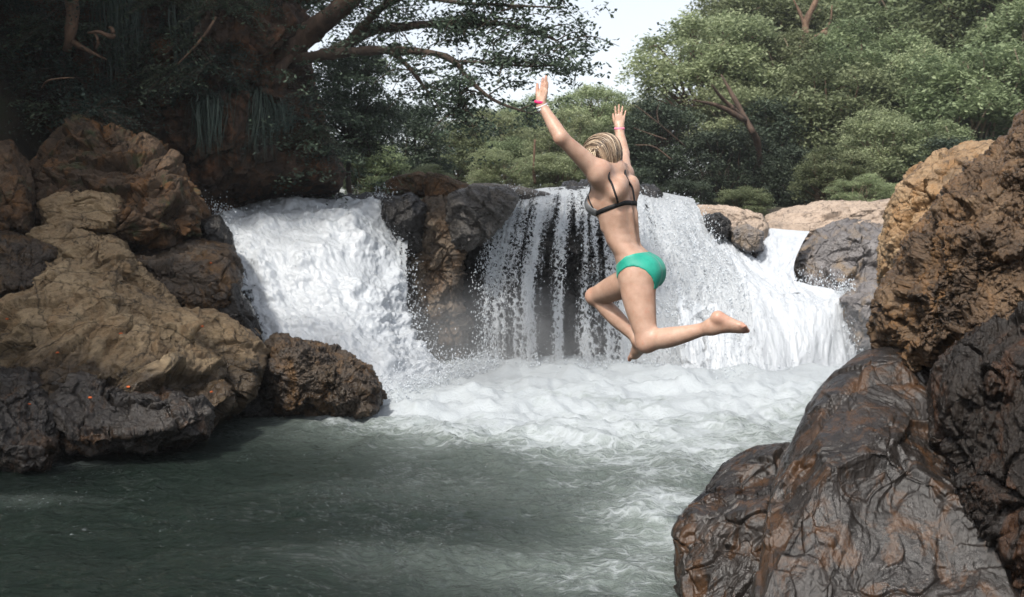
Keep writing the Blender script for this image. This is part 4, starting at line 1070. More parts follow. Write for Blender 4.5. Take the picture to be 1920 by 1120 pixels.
# orange leaves lying on the tan rocks
bpy.context.view_layer.update()
t = NT('leaf_orange'); M_or = t.surf(t.n('BsdfPrincipled', Base_Color=(.62, .13, .03), Roughness=.5))
a_ = np.linspace(0, 2 * math.pi, 9)[:-1]
LV = np.stack([np.cos(a_) * .5, np.sin(a_) * .28, .10 * np.cos(2 * a_)], 1); LV = np.concatenate([LV, LV - [0, 0, .02], [[0, 0, -.05]], [[0, 0, -.07]]])
LT = [[i, (i + 1) % 8, 16] for i in range(8)] + [[8 + (i + 1) % 8, 8 + i, 17] for i in range(8)]
leaf_me = mesh('fallen_leaf', LV * .036, [np.array(LT), np.array([[i, 8 + i, 8 + (i + 1) % 8, (i + 1) % 8] for i in range(8)])], M_or)
left_rocks = [o for o in bpy.data.objects if o.type == 'MESH' and o.get('category') == 'rock' and o.location.x < -1]
WL = ['on the dark boulder near the left edge', 'high on the left of the tan slab', 'on the left part of the tan slab', 'low on the tan slab above the dark boulder', 'on the dark boulder below the slab', 'on the tan wedge of rock', 'on the ledge over the tan slab', 'on the stained boulder by the waterfall', 'at the foot of the tan wedge']
for (px, py), wl_ in zip([(54, 757), (12, 598), (106, 661), (242, 726), (170, 746), (395, 735), (378, 612), (394, 493), (226, 625)], WL):
    o0 = Vector((0, 0, CAMH)); d = (Vector(P(px, py, 10.)) - o0).normalized(); best = None
    for ob in left_rocks:
        ok, l_, n_, i_ = ob.ray_cast(o0 - ob.location, d)
        if ok and (best is None or (l_ + ob.location).y < best[0].y): best = (l_ + ob.location, n_)
    if best:
        o = obj('fallen_leaf', leaf_me, loc=best[0] + best[1] * .012); o.rotation_euler = best[1].to_track_quat('Z', 'Y').to_euler()
        tag(o, 'orange fallen leaf ' + wl_, 'leaf', 'orange leaves fallen on the left rocks')
# ------------------------------------------------------------------ the jumping woman: one continuous body grown from a distance field
def nrmz(v): v = np.asarray(v, float); return v / np.linalg.norm(v)
W_ = lambda px, py, Y: P(px, py, Y)
VOX = .0045
lo = np.array([.06, 4.60, 1.24]); hi = np.array([1.26, 5.90, 2.90])
dims = np.ceil((hi - lo) / VOX).astype(int)
FLD = np.full(dims, .2, np.float32)
ax = [lo[k] + VOX * np.arange(dims[k]) for k in range(3)]


def smin(a, b, k):
    h = np.clip(.5 + .5 * (b - a) / k, 0, 1)
    return b + (a - b) * h - k * h * (1 - h)


def sub(bmin, bmax):
    i0 = np.clip(((bmin - lo) / VOX).astype(int), 0, dims); i1 = np.clip(((bmax - lo) / VOX).astype(int) + 2, 0, dims)
    sl = tuple(slice(a, b) for a, b in zip(i0, i1))
    X, Y, Z = np.meshgrid(ax[0][sl[0]], ax[1][sl[1]], ax[2][sl[2]], indexing='ij')
    return sl, np.stack([X, Y, Z], -1).astype(np.float32)


def put(sl, d, k, cut=False):
    if cut: FLD[sl] = -smin(-FLD[sl], d, k)
    else: FLD[sl] = smin(FLD[sl], d.astype(np.float32), k)


def cone(a, b, ra, rb, k=.02, cut=False, flat=None):
    """rounded cone between a and b; flat=(axis, factor) squeezes the section along an axis"""
    a = np.asarray(a, float); b = np.asarray(b, float); m = max(ra, rb) + k + .01
    sl, p = sub(np.minimum(a, b) - m, np.maximum(a, b) + m)
    ab = b - a; t = np.clip(((p - a) @ ab) / (ab @ ab), 0, 1)
    v = p - a - t[..., None] * ab
    if flat is not None:
        axv, f = flat; c = v @ axv; v = v + (c * (1 / f - 1))[..., None] * axv
    d = np.linalg.norm(v, axis=-1) - (ra + (rb - ra) * t)
    put(sl, d, k, cut)


def ell(c, axes, r, k=.02, cut=False):
    """ellipsoid, axes (3 unit vectors as rows), radii r"""
    c = np.asarray(c, float); m = max(r) + k + .01
    sl, p = sub(c - m, c + m)
    q = (p - c) @ np.asarray(axes, float).T / np.asarray(r, float)
    n = np.linalg.norm(q, axis=-1); n2 = np.linalg.norm(q / np.asarray(r, float), axis=-1) + 1e-6
    put(sl, n * (n - 1) / n2, k, cut)


def chain(pts, rs_, k=.02, flat=None):
    pts = np.array(pts, float); n = 24
    C = catmull(pts, n); tt = np.linspace(0, 1, n)
    d0 = np.linalg.norm(np.diff(pts, axis=0), axis=1); tk = np.concatenate([[0], np.cumsum(d0)]) / d0.sum()
    C = np.stack([np.interp(tt, tk, pts[:, c]) for c in range(3)], 1)
    R_ = catmull(np.array(rs_)[:, None], 60)[:, 0]; R_ = np.interp(tt, np.interp(np.linspace(0, 1, 60), np.linspace(0, 1, len(tk)), tk), R_)
    m = max(rs_) + k + .01
    sl, p = sub(C.min(0) - m, C.max(0) + m)
    best = np.full(p.shape[:3], 9., np.float32)
    for i in range(n - 1):
        a, b = C[i], C[i + 1]; ab = b - a; t = np.clip(((p - a) @ ab) / (ab @ ab), 0, 1)
        v = p - a - t[..., None] * ab
        best = np.minimum(best, np.linalg.norm(v, axis=-1) - (R_[i] + (R_[i + 1] - R_[i]) * t))
    put(sl, best, k)


Yb = 5.20
def yaw(a): return np.array([-math.sin(rad(a)), math.cos(rad(a)), 0.])        # facing direction, a degrees to the left of straight away
def lat(a): f = yaw(a); return np.array([-f[1], f[0], 0.])                  # her left

# torso slices: py, pxc, half width (her left-right), half depth, yaw
SL = [(300, 1151, .030, .030, 50), (314, 1152, .050, .052, 52), (322, 1151, .090, .062, 54), (331, 1146, .125, .076, 56), (342, 1145.5, .142, .088, 58), (358, 1149, .142, .096, 59), (377, 1153, .137, .100, 60),
      (400, 1156.5, .128, .094, 62), (427, 1160, .119, .083, 65), (440, 1163, .119, .078, 67), (455, 1168, .124, .078, 69), (466, 1176, .134, .084, 71), (478, 1187, .148, .094, 72), (492, 1194, .160, .104, 73),
      (507, 1198, .165, .108, 73), (523, 1199, .160, .100, 73), (538, 1198, .135, .082, 73), (552, 1197, .08, .05, 73)]
pts = np.array([P(s[1], s[0], Yb) for s in SL]); zz = pts[::-1, 2]
sl, p = sub(np.array([.3, 4.95, 1.60]), np.array([.86, 5.45, 2.38]))
z = p[..., 2]
def it(v): return np.interp(z, zz, np.asarray(v)[::-1])
# smooth tables
cx = it(pts[:, 0]); a_ = it([s[2] for s in SL]); b_ = it([s[3] for s in SL]); yw = it([rad(s[4]) for s in SL])
fx, fy = -np.sin(yw), np.cos(yw)
dx = p[..., 0] - cx; dy = p[..., 1] - Yb
f_ = dx * fx + dy * fy; l_ = -dx * fy + dy * fx
rr = ((np.abs(f_) / b_) ** 2.3 + (np.abs(l_) / a_) ** 2.3) ** (1 / 2.3)
d = (rr - 1) * np.minimum(a_, b_)
d = np.maximum(d, np.maximum(z - zz[-1], zz[0] - z))
FLD[sl] = np.minimum(FLD[sl], d.astype(np.float32))
del cx, a_, b_, yw, fx, fy, dx, dy, f_, l_, rr, d

Fc, Lc = yaw(58), lat(58); Fh, Lh = yaw(73), lat(73); U = np.array([0, 0, 1.])
chest = P(1150, 365, Yb); hipc = P(1198, 507, Yb)
# shoulders and arms (her left arm is the near one)
shL = W_(1119, 322, 5.075); elL = W_(1052, 258, 4.99); wrL = W_(1019, 203, 5.09)
shR = W_(1169, 328, 5.31); elR = W_(1168, 290, 5.50); wrR = W_(1161.5, 247, 5.60)
ell(shL + [0.012, 0, -.012], [Lc, Fc, U], [.066, .055, .062], .04)
ell(shR + [-.004, 0, -.01], [Lc, Fc, U], [.050, .048, .052], .04)
def limb2(a, b, prof, k=.02, bend=0., bd=(0, 0, 1)):
    ts0 = [q[0] for q in prof]; ts = list(np.linspace(0, 1, 9)); rr_ = np.interp(ts, ts0, [q[1] for q in prof])
    P_ = [np.asarray(a) + (np.asarray(b) - np.asarray(a)) * t for t in ts]
    bd = np.asarray(bd, float)
    P_ = [p_ + bd * bend * math.sin(math.pi * t) for p_, t in zip(P_, ts)]
    chain(P_, list(rr_), k)
limb2(shL, elL, [(0, .053), (.25, .0485), (.55, .0425), (.8, .037), (1, .034)], .03)
limb2(elL, wrL, [(0, .034), (.22, .0365), (.5, .033), (.8, .0265), (1, .024)], .02)
ell(elL + [-.008, -.004, -.010], np.eye(3), [.020, .018, .020], .02)
limb2(shR, elR, [(0, .050), (.4, .042), (1, .033)], .03)
limb2(elR, wrR, [(0, .033), (.25, .035), (.6, .030), (1, .0235)], .02)
# trapezius and shoulder blades, lats, ribs
cone(W_(1152, 318, 5.2), shL + [.02, 0, .01], .040, .040, .04); cone(W_(1153, 319, 5.2), shR + [0, 0, .008], .038, .038, .04)
B = -Fc
ell(chest + Lc * .075 + B * .078 + U * .030, [nrmz(Lc * .8 + U * .5), B, U], [.055, .030, .066], .03)
ell(chest - Lc * .075 + B * .078 + U * .035, [Lc, B, U], [.050, .029, .062], .03)
cone(chest + Lc * .095 + B * .055 + U * .02, shL + [.01, 0, -.03], .045, .035, .03)
# breasts
brL = chest + Lc * .066 + Fc * .066 - U * .048; brR = chest - Lc * .066 + Fc * .066 - U * .048
for c in (brL, brR): ell(c, [Lc, Fc, U], [.052, .056, .056], .035)
for s_ in (1, -1):
    for y_, w_, x_ in ((400, 62, 7), (440, 67, 14)): pass
    a_e = P(1150 + 7, 400, Yb) - yaw(62) * .078 + lat(62) * s_ * .030; b_e = P(1150 + 18, 455, Yb) - yaw(69) * .060 + lat(69) * s_ * .030
    cone(a_e, b_e, .022, .022, .02)
    for kx, (yy, ww) in enumerate(((404, .092), (413, .087), (422, .083))):
        cone(P(1158, yy, Yb) + lat(63) * s_ * ww * 1.08 - yaw(63) * .04, P(1158, yy + 7, Yb) + lat(63) * s_ * ww * .9 + yaw(63) * .05, .012, .010, .018)
cone(shL + [.03, .0, -.02], chest + Lc * .06 - Fc * .085 - U * .05, .030, .012, .02)
# groove of the spine
sp = [P(1150 + x, y, Yb) + (-yaw(w)) * dd for x, y, w, dd in [(0, 345, 57, .104), (3, 375, 60, .108), (7, 400, 62, .103), (11, 430, 65, .092), (18, 455, 69, .086), (34, 474, 72, .098)]]
for i in range(len(sp) - 1): cone(sp[i], sp[i + 1], .014, .014, .020, cut=True)
# glutes, hips
for s, kk in ((1, 1), (-1, 1)): ell(hipc - Fh * .052 + Lh * s * .070 - U * .012, [Lh, Fh, U], [.084, .076, .088], .03)
c0 = hipc - Fh * .135 - U * .035; cone(c0 + U * .06, c0 - U * .06, .010, .014, .015, cut=True)
# legs
hL = W_(1193, 520, 5.12); kL = W_(1214, 639, 5.04); aL = W_(1334, 613, 4.86)
hR = W_(1200, 520, 5.27); kR = W_(1116, 556, 5.56); aR = W_(1199, 640, 5.43)
limb2(hL, kL, [(0, .090), (.25, .088), (.5, .077), (.72, .066), (.9, .057), (1, .050)], .03, .006, (-1, 0, 0))
ell(kL + W_(1207, 646, 5.0) - W_(1212, 640, 5.0), np.eye(3), [.043, .044, .046], .03)
limb2(kL, aL, [(0, .048), (.12, .050), (.30, .0535), (.55, .044), (.8, .034), (1, .031)], .03, .008, (0, 0, -1))
limb2(hR, kR, [(0, .086), (.3, .080), (.6, .070), (.85, .058), (1, .049)], .03)
ell(kR + W_(1112, 556, 5.5) - W_(1116, 556, 5.5), np.eye(3), [.044, .046, .046], .02)
limb2(kR + (aR - kR) * .03, aR, [(0, .044), (.2, .047), (.45, .049), (.7, .037), (1, .029)], .014, .004, (.3, 0, -1))


def foot(ank, heel, ball, toe_dir, W, sole, sc=1.0, hr=.030):
    """W: unit vector from little toe to big toe; sole: unit vector out of the sole"""
    W = nrmz(W); sole = nrmz(sole)
    cone(ank, heel, .030, hr, .02)
    mid = heel * .5 + ball * .5 - sole * .014
    cone(ank - sole * .004, mid, .031, .026, .03)
    cone(heel, ball - W * .016, hr * .85, .017, .02); cone(heel, ball + W * .016, hr * .85, .019, .02)
    cone(mid, ball, .026, .020, .02, flat=None); cone(ank, ball + W * .012 - sole * .003, .026, .017, .03)
    out = []
    for i in range(5):
        u = (i - 2) / 2.                                  # little .. big
        r = [.0070, .0075, .0080, .0085, .0115][i]; L = [.026, .033, .038, .043, .046][i] * sc
        b0 = ball + W * (.031 * u) - toe_dir * (.010 * (1 - i / 4.)); t1 = b0 + toe_dir * L * .55 - sole * .005; t2 = b0 + toe_dir * L + sole * .004
        cone(b0, t1, r * 1.15, r, .008); cone(t1, t2, r, r * .98, .004); out.append(t2)
    return out
tL = foot(aL, W_(1346, 596, 4.83), W_(1388, 613.5, 4.81), nrmz([.88, -.02, -.30]), [-.06, .86, -.30], [.25, -.25, .9])
tR = foot(aR, W_(1206, 651, 5.41), W_(1193, 664, 5.53), nrmz(W_(1184, 673, 5.58) - W_(1197, 660, 5.50)), [-.75, -.35, -.35], [.45, -.75, -.55], sc=.9, hr=.026)


# hands
def hand(wr, D, S, N, mirror, spread, curls, thumb, sc=1.0):
    """D: towards the fingers, S: towards the thumb, N: out of the back of the hand"""
    D, S = nrmz(D), np.asarray(S, float); S = nrmz(S - D * (S @ D)); N = nrmz(N - D * (N @ D) - S * (np.asarray(N) @ S))
    kn = []
    for i in range(4):                                   # index .. little
        u = (1.5 - i) * .0185 * sc
        k_ = wr + D * (.082 - .004 * abs(i - 1) - (.006 if i == 3 else 0)) * sc + S * u
        cone(wr + S * u * .62 + D * .008, k_, .0135 * sc, .0105 * sc, .010); kn.append(k_)
    cone(wr - D * .01, wr + D * .02 * sc, .021, .019 * sc, .014)
    tips = []
    for i, L in enumerate([.070, .078, .072, .057]):
        a = spread[i]; c = curls[i]; d = nrmz(D + S * a); p_ = kn[i]; r = [.0082, .0084, .0080, .0070][i] * sc
        for j, f in enumerate((.45, .31, .24)):
            d2 = nrmz(d - N * c * (j + .6)); q = p_ + d2 * L * f * sc
            cone(p_, q, r * (1 - .07 * j), r * (.94 - .07 * j), .004); p_ = q
        tips.append(p_)
    b0 = wr + D * .018 * sc + S * .018 * sc - N * .006; b1 = b0 + nrmz(D * thumb[0] + S * thumb[1] - N * thumb[2]) * .042 * sc
    b2 = b1 + nrmz(D * (thumb[0] + .5) + S * thumb[1] * .7 - N * thumb[2]) * .030 * sc; b3 = b2 + nrmz(D * (thumb[0] + .8) + S * thumb[1] * .4 - N * thumb[2]) * .024 * sc
    cone(b0, b1, .0150 * sc, .0115 * sc, .012); cone(b1, b2, .0105 * sc, .0095 * sc, .005); cone(b2, b3, .0095 * sc, .0078 * sc, .003)
    return tips
DL = nrmz(W_(1021, 150, 5.10) - W_(1012, 196, 5.09)); wl = W_(1014.5, 196, 5.09)
cone(wrL, wl, .0245, .0235, .015)
hand(wl, DL, [-.50, .80, .1], [.85, .5, 0], 1, [.04, .0, -.04, -.10], [.02, -.03, .08, .14], (1.0, .35, .25), sc=.92)
wr2 = W_(1161.5, 240, 5.60); cone(wrR, wr2, .0235, .023, .015)
hand(wr2, [.04, .10, .99], [-1, 0, 0], [0, -1, 0], -1, [.10, .0, -.10, -.22], [.05, .0, .04, .12], (1.0, .5, .5), sc=.80)

# head, neck, face
HC = W_(1131, 291, 5.22)
HF = nrmz([-.74, .50, -.42]); HL = nrmz(np.cross([0, 0, 1.], HF)); HU = np.cross(HF, HL)
if HU[2] < 0: HU = -HU
cone(W_(1152, 322, 5.2), HC - HU * .05 - HF * .02, .047, .048, .03)
ell(HC + HU * .015 - HF * .008, [HL, HF, HU], [.074, .093, .092], .02)
ell(HC + HF * .030 - HU * .052, [HL, HF, HU], [.050, .052, .060], .03)
ell(HC + HF * .062 - HU * .098, [HL, HF, HU], [.020, .020, .018], .02)
cone(HC + HF * .090 + HU * .005, HC + HF * .104 - HU * .034, .007, .012, .008)
ell(HC + HF * .080 - HU * .066, [HL, HF, HU], [.022, .010, .005], .004); ell(HC + HF * .079 - HU * .075, [HL, HF, HU], [.018, .010, .005], .004)
for s in (1, -1):
    ell(HC + HF * .084 + HL * s * .030 + HU * .002, [HL, HF, HU], [.016, .008, .010], .006, cut=True)
    ell(HC + HL * s * .074 - HU * .020 - HF * .008, [nrmz(HL * s + HF * -.4), HF, HU], [.008, .018, .028], .006)

# --- polygonise (surface nets)
def nets(f, origin, h):
    s = f < 0
    def sl3(a, b, c): return (slice(a, f.shape[0] - 1 + a), slice(b, f.shape[1] - 1 + b), slice(c, f.shape[2] - 1 + c))
    cnt = np.zeros(tuple(np.array(f.shape) - 1), np.uint8)
    for a in (0, 1):
        for b in (0, 1):
            for c in (0, 1): cnt += s[sl3(a, b, c)]
    act = (cnt > 0) & (cnt < 8)
    I = np.argwhere(act); idx = np.full(act.shape, -1, np.int64); idx[act] = np.arange(len(I))
    acc = np.zeros((len(I), 3)); num = np.zeros(len(I))
    cor = [(a, b, c) for a in (0, 1) for b in (0, 1) for c in (0, 1)]
    vals = {c: f[I[:, 0] + c[0], I[:, 1] + c[1], I[:, 2] + c[2]] for c in cor}
    for c in cor:
        for k in range(3):
            if c[k] == 0:
                d = list(c); d[k] = 1; d = tuple(d); v0, v1 = vals[c], vals[d]
                m = (v0 < 0) != (v1 < 0); t = np.where(m, v0 / np.where(m, v0 - v1, 1), 0)
                pt = np.tile(np.array(c, float), (len(I), 1)); pt[:, k] = t
                acc += pt * m[:, None]; num += m
    V = (I + acc / num[:, None]) * h + origin
    Q = []
    for k in range(3):
        a, b = [(1, 2), (2, 0), (0, 1)][k]
        s0 = [slice(1, -1)] * 3; s0[k] = slice(0, -1); s1 = [slice(1, -1)] * 3; s1[k] = slice(1, None)
        A = s[tuple(s0)]; Bm = s[tuple(s1)]
        E = np.argwhere(A != Bm); flip = A[tuple(E.T)]
        off = np.array([1, 1, 1]); off[k] = 0; E = E + off
        def at(da, db):
            e = E.copy(); e[:, a] -= da; e[:, b] -= db; return idx[e[:, 0], e[:, 1], e[:, 2]]
        q = np.stack([at(1, 1), at(0, 1), at(0, 0), at(1, 0)], 1)
        q[~flip] = q[~flip][:, ::-1]; Q.append(q)
    return V, np.concatenate(Q)


def relax(V, Q, it=2, lam=.5):
    for _ in range(it):
        s = np.zeros_like(V); n = np.zeros(len(V))
        for k in range(4):
            a, b = Q[:, k], Q[:, (k + 1) % 4]
            for c in range(3): s[:, c] += np.bincount(a, V[b, c], len(V)) + np.bincount(b, V[a, c], len(V))
            n += np.bincount(a, minlength=len(V)) + np.bincount(b, minlength=len(V))
        V = V + lam * (s / n[:, None] - V)
    return V


Vb, Qb = nets(FLD, lo, VOX); Vb = relax(Vb, Qb, 2, .45)
print('body', len(Vb), time.time() - T0)
blush_glow = np.zeros(len(Vb))
for c, r, a in [(kL + [-.01, 0, -.03], .05, .55), (kR + [-.03, 0, 0], .05, .5), (W_(1350, 590, 4.8), .045, .7), (elL + [-.02, 0, -.02], .03, .5)] + [(t, .03, 1.) for t in tL + tR] + [(W_(1021, 140, 5.1), .05, .5), (W_(1010, 160, 5.1), .03, .8), (HC - HL * 0 + HL * .07, .04, .6), (W_(1168, 205, 5.62), .04, .4), (hipc - Fh * .09 + Lh * .1 - U * .09, .05, .35), (shL + [.03, -.03, .03], .05, .3)]:  # redder skin at joints, toes and fingers; backlit glow painted on the left thumb
    blush_glow = np.maximum(blush_glow, a * np.exp(-(np.linalg.norm(Vb - c, axis=1) / r) ** 2))

t = NT('skin'); pos = t.n('NewGeometry').outputs['Position']
bl = t.n('Attribute', {'attribute_name': 'blush_glow'}).outputs['Fac']
n1 = t.noise(pos, 14, 4, .6); n2 = t.noise(pos, 160, 3, .6); n3 = t.noise(pos, 38, 2, .5)
c = t.ramp(n1, [(.32, (.37, .225, .160)), (.68, (.49, .325, .245))])
c = t.mix(t.math('MULTIPLY', bl, .45), c, (.50, .20, .14))
c = t.mix(t.mapr(n3, .62, .76, 0, .5), c, (.44, .20, .135))
b = t.n('BsdfPrincipled', Base_Color=c, Roughness=.42, Normal=t.bump(t.math('ADD', n2, t.math('MULTIPLY', n1, .5)), .5, .0015))
b.inputs['Subsurface Weight'].default_value = .12; b.inputs['Subsurface Radius'].default_value = (.02, .008, .004); b.inputs['Subsurface Scale'].default_value = .5
b.inputs['Specular IOR Level'].default_value = .35
M_skin = t.surf(b)
def cloth(name, c, rough=.6, bump=.0008, sheen=.1):
    t = NT(name); pos = t.n('NewGeometry').outputs['Position']
    n = t.noise(pos, 260, 2, .6); m = t.noise(pos, 22, 3, .6)
    cc = t.mix(t.mapr(m, .3, .7), tuple(x * .9 for x in c), tuple(min(1, x * 1.08) for x in c))
    b = t.n('BsdfPrincipled', Base_Color=cc, Roughness=rough, Normal=t.bump(t.math('ADD', n, t.math('MULTIPLY', m, 2.5)), .6, bump))
    b.inputs['Sheen Weight'].default_value = sheen
    return t.surf(b)
M_green = cloth('green_swimwear', (.010, .29, .205), .5, .0012)
M_blackc = cloth('black_elastic', (.006, .006, .007), .7, sheen=0.)
M_greyc = cloth('grey_heather', (.16, .165, .17), .7)
M_pinkb = cloth('pink_band', (.75, .03, .16), .4); M_whiteb = cloth('white_band', (.62, .64, .66), .4); M_brownb = cloth('brown_band', (.10, .04, .03), .5)
M_pinkb2 = cloth('pale_pink_band', (.75, .22, .34), .4)

pel = hipc.copy()
person = empty('person', (pel[0], pel[1], Vb[:, 2].min())); tag(person, 'woman in a green bikini bottom and black bra leaping with both arms raised', 'person')
PO = np.array(person.location)
body_me = mesh('body', Vb - PO, Qb, M_skin, attrs={'blush_glow': blush_glow}); body = obj('body', body_me, person)
bvh = BVHTree.FromPolygons([Vector(v) for v in Vb], [tuple(q) for q in Qb.tolist()])

# --- briefs
s3, p = sub(np.array([.50, 4.98, 1.58]), np.array([.84, 5.42, 2.00]))
q = p - hipc
f_ = q @ Fh; l_ = q @ Lh; z = p[..., 2]
zt = np.interp(f_, [-.20, -.10, -.02, .04, .10, .14], [P(1200, y, Yb)[2] for y in (474, 471.5, 472.5, 479, 496, 503)])
zl = np.interp(f_, [-.2, -.05, .03, .10, .14], [P(1200, y, Yb)[2] for y in (551, 548, 545, 521, 519)])
reg = np.maximum(z - zt, zl - z)
cc_ = W_(1192.5, 535.5, 5.12)
fz = np.hypot((p - cc_) @ Fh, (z - cc_[2])) - .0985
side = .024 - np.abs(l_)
hole = np.maximum(fz, side)
hole2 = np.maximum(np.maximum(z - P(1200, 540, Yb)[2], .030 - np.abs(l_)), -(f_ + .2))
reg = np.maximum(reg, -hole); reg = np.maximum(reg, -hole2)
tdir = nrmz(kR - hR); tcut = ((p - hR) @ tdir) - .075
reg = np.maximum(reg, tcut)
bf = np.maximum(FLD[s3] - .0035, reg * .8)
bf = np.maximum(bf, -(FLD[s3] + .0065))
o3 = lo + VOX * np.array([s.start for s in s3])
Vg, Qg = nets(bf.astype(np.float32), o3, VOX); Vg = relax(Vg, Qg, 5, .5)
obj('bikini_bottom', mesh('bikini_bottom', Vg - PO, Qg, M_green), person)

# --- bra: band, straps, cups
def ribbon(cent, nor, w, th=.003):
    cent = np.asarray(cent); nor = np.asarray(nor); T = np.gradient(cent, axis=0); S_ = np.cross(T, nor); S_ /= np.linalg.norm(S_, axis=1)[:, None] + 1e-9
    w = np.asarray(w) * np.ones(len(cent)); w = w[:, None]
    o = cent + nor * th
    V = np.concatenate([o + S_ * w, o + nor * .0006, o - S_ * w, cent - nor * .004 - S_ * w, cent - nor * .004 + S_ * w]); n = len(cent)
    Q = []
    for i in range(n - 1):
        for a in range(5):
            b_ = (a + 1) % 5; Q.append([a * n + i, b_ * n + i, b_ * n + i + 1, a * n + i + 1])
    return V, np.array(Q)
def cast(px, py):
    o = Vector((0, 0, CAMH)); d = (Vector(P(px, py, 5.)) - o).normalized(); h = bvh.ray_cast(o, d)
    return (np.array(h[0]), np.array(h[1])) if h[0] else None
def smooth_path(L, n, it=3):
    C = catmull(np.array([a for a, b in L]), n); N_ = []; C2 = []
    for c in C:
        h = bvh.find_nearest(Vector(c)); C2.append(np.array(h[0])); N_.append(np.array(h[1]))
    C2 = np.array(C2); N_ = np.array(N_)
    for _ in range(it):
        C2[1:-1] = (C2[:-2] + 2 * C2[1:-1] + C2[2:]) / 4; N_[1:-1] = (N_[:-2] + N_[1:-1] + N_[2:]) / 3
    N_ /= np.linalg.norm(N_, axis=1)[:, None]
    return C2, N_
band = []
ax_c = P(1152, 388, Yb)
for k in range(97):
    th = 2 * math.pi * k / 96; d = Lc * math.cos(th) - Fc * math.sin(th)       # th=0 her left side, 90 deg her back
    deg = math.degrees(th) % 360
    pyv = np.interp(deg, [0, 25, 50, 72, 90, 110, 140, 180, 270, 330, 360], [395, 388, 381.5, 381, 381.5, 381, 384, 397, 403, 402, 395])
    c = ax_c.copy(); c[2] = P(1152, pyv, Yb)[2]
    h = bvh.ray_cast(Vector(c + d * .3), Vector(-d)); band.append((np.array(h[0]), np.array(h[1])))
C2 = np.array([a for a, b in band]); N_ = np.array([b for a, b in band])
for _ in range(4):
    C2[1:-1] = (C2[:-2] + 2 * C2[1:-1] + C2[2:]) / 4; N_[1:-1] = (N_[:-2] + N_[1:-1] + N_[2:]) / 3
C2[-1] = C2[0]; N_[-1] = N_[0]; N_ /= np.linalg.norm(N_, axis=1)[:, None]
bra_a = Acc(); bra_a.add(*ribbon(C2, N_, .0118))
bra = obj('bra', None, person); bpy.data.objects.remove(bra)
def strap(L, n=40, w=.0052):
    C_, N2 = smooth_path(L, n); return ribbon(C_, N2, w, .003)
s1 = [cast(*q) for q in [(1158, 380), (1153, 362), (1147, 344), (1140.5, 327)]]
top = shL * .50 + W_(1152, 318, 5.2) * .50 + U * .05
s1 += [(top - Fc * .01, None), (top + Fc * .05 - U * .03, None), (chest + Lc * .085 + Fc * .10 + U * .035, None), (brL + Fc * .055 + U * .035 + Lc * .012, None)]
s2 = [cast(*q) for q in [(1190, 382), (1187.5, 364), (1182.5, 346), (1174, 332)]]
top = shR * .55 + W_(1152, 318, 5.2) * .45 + U * .05
s2 += [(top, None), (top + Fc * .05 - U * .03, None), (chest - Lc * .08 + Fc * .10 + U * .035, None), (brR + Fc * .055 + U * .035, None)]
for L in (s1, s2): bra_a.add(*strap([x for x in L if x is not None]))
bra = obj('bra', mesh('bra', np.concatenate(bra_a.V) - PO, [np.concatenate(bra_a.Q)], M_blackc), person)
for br, sgn in ((brL, 1), (brR, -1)):
    s3, p = sub(br - .10, br + .10)
    q = p - br
    ball = np.linalg.norm(q - Fc * .012, axis=-1) - .074
    plane = q @ nrmz(Lc * sgn * .75 - Fc * .45 + U * .62) - .030            # upper outer edge runs diagonally
    plane2 = -(q @ Fc) - .052
    cf = np.maximum.reduce([FLD[s3] - .005, ball, plane, plane2, -(FLD[s3] + .003), -(q[..., 2] + .062)])
    o3 = lo + VOX * np.array([s.start for s in s3])
    Vc, Qc = nets(cf.astype(np.float32), o3, VOX)
    if len(Vc):
        Vc = relax(Vc, Qc, 2, .4); cup = obj('bra_cup', mesh('bra_cup', Vc - PO, Qc, M_greyc), bra)
e1 = [cast(*q) for q in [(1118, 400), (1112, 390), (1106, 378), (1103.5, 368)]]
e1 = [x for x in e1 if x is not None]
if len(e1) >= 3: obj('trim', mesh('trim', strap(e1, 20, .0035)[0] - PO, strap(e1, 20, .0035)[1], M_blackc), bra)

# --- hair: cap plus separate streaked locks swept back over the skull
t = NT('hair_streaks'); at = t.n('Attribute', {'attribute_name': 'Col'}).outputs['Color']
b = t.n('BsdfPrincipled', Base_Color=at, Roughness=.38); b.inputs['Specular IOR Level'].default_value = .5; b.inputs['Anisotropic'].default_value = .5
M_hair = t.surf(b)
hc = W_(1128, 288, 5.22)
Apole = nrmz(HF * .9 + HU * .35); Bpole = nrmz(-HU * .86 - HF * .45 + np.array([.35, 0, 0]))
mid = nrmz(HU * .75 - HF * .75)
rs = np.random.RandomState(4); hv = Acc()
Sx = HL
def headpt(a, s, r):
    """a: meridian angle across the head, s: 0 forehead .. 1 nape"""
    th = s * math.radians(262) - rad(2)
    base = HF * math.cos(th) + HU * math.sin(th)                            # profile great circle through the crown
    w = math.sin(math.pi * min(max(s * .92 + .05, 0), 1)) ** .6
    v = nrmz(base * math.cos(a * w) + Sx * math.sin(a * w))
    rr = np.array([.090, .106, .096])
    q = np.array([v @ HL, v @ HF, v @ HU]) * rr
    return hc + (HL * q[0] + HF * q[1] + HU * q[2]) * r + (np.array([-.01, 0, -.052]) * sstep(.58, 1., np.array([s]))[0])
V0, Q0 = csphere(20)
Vh = hc + (V0[:, :1] * HL * .084 + V0[:, 1:2] * HF * .099 + V0[:, 2:] * HU * .090)
keep = ((V0 @ np.array([0, .92, -.38])) < .45)
Qk = Q0[keep[Q0].all(1)]
hv.add(Vh, Qk, None, (.06, .036, .022))
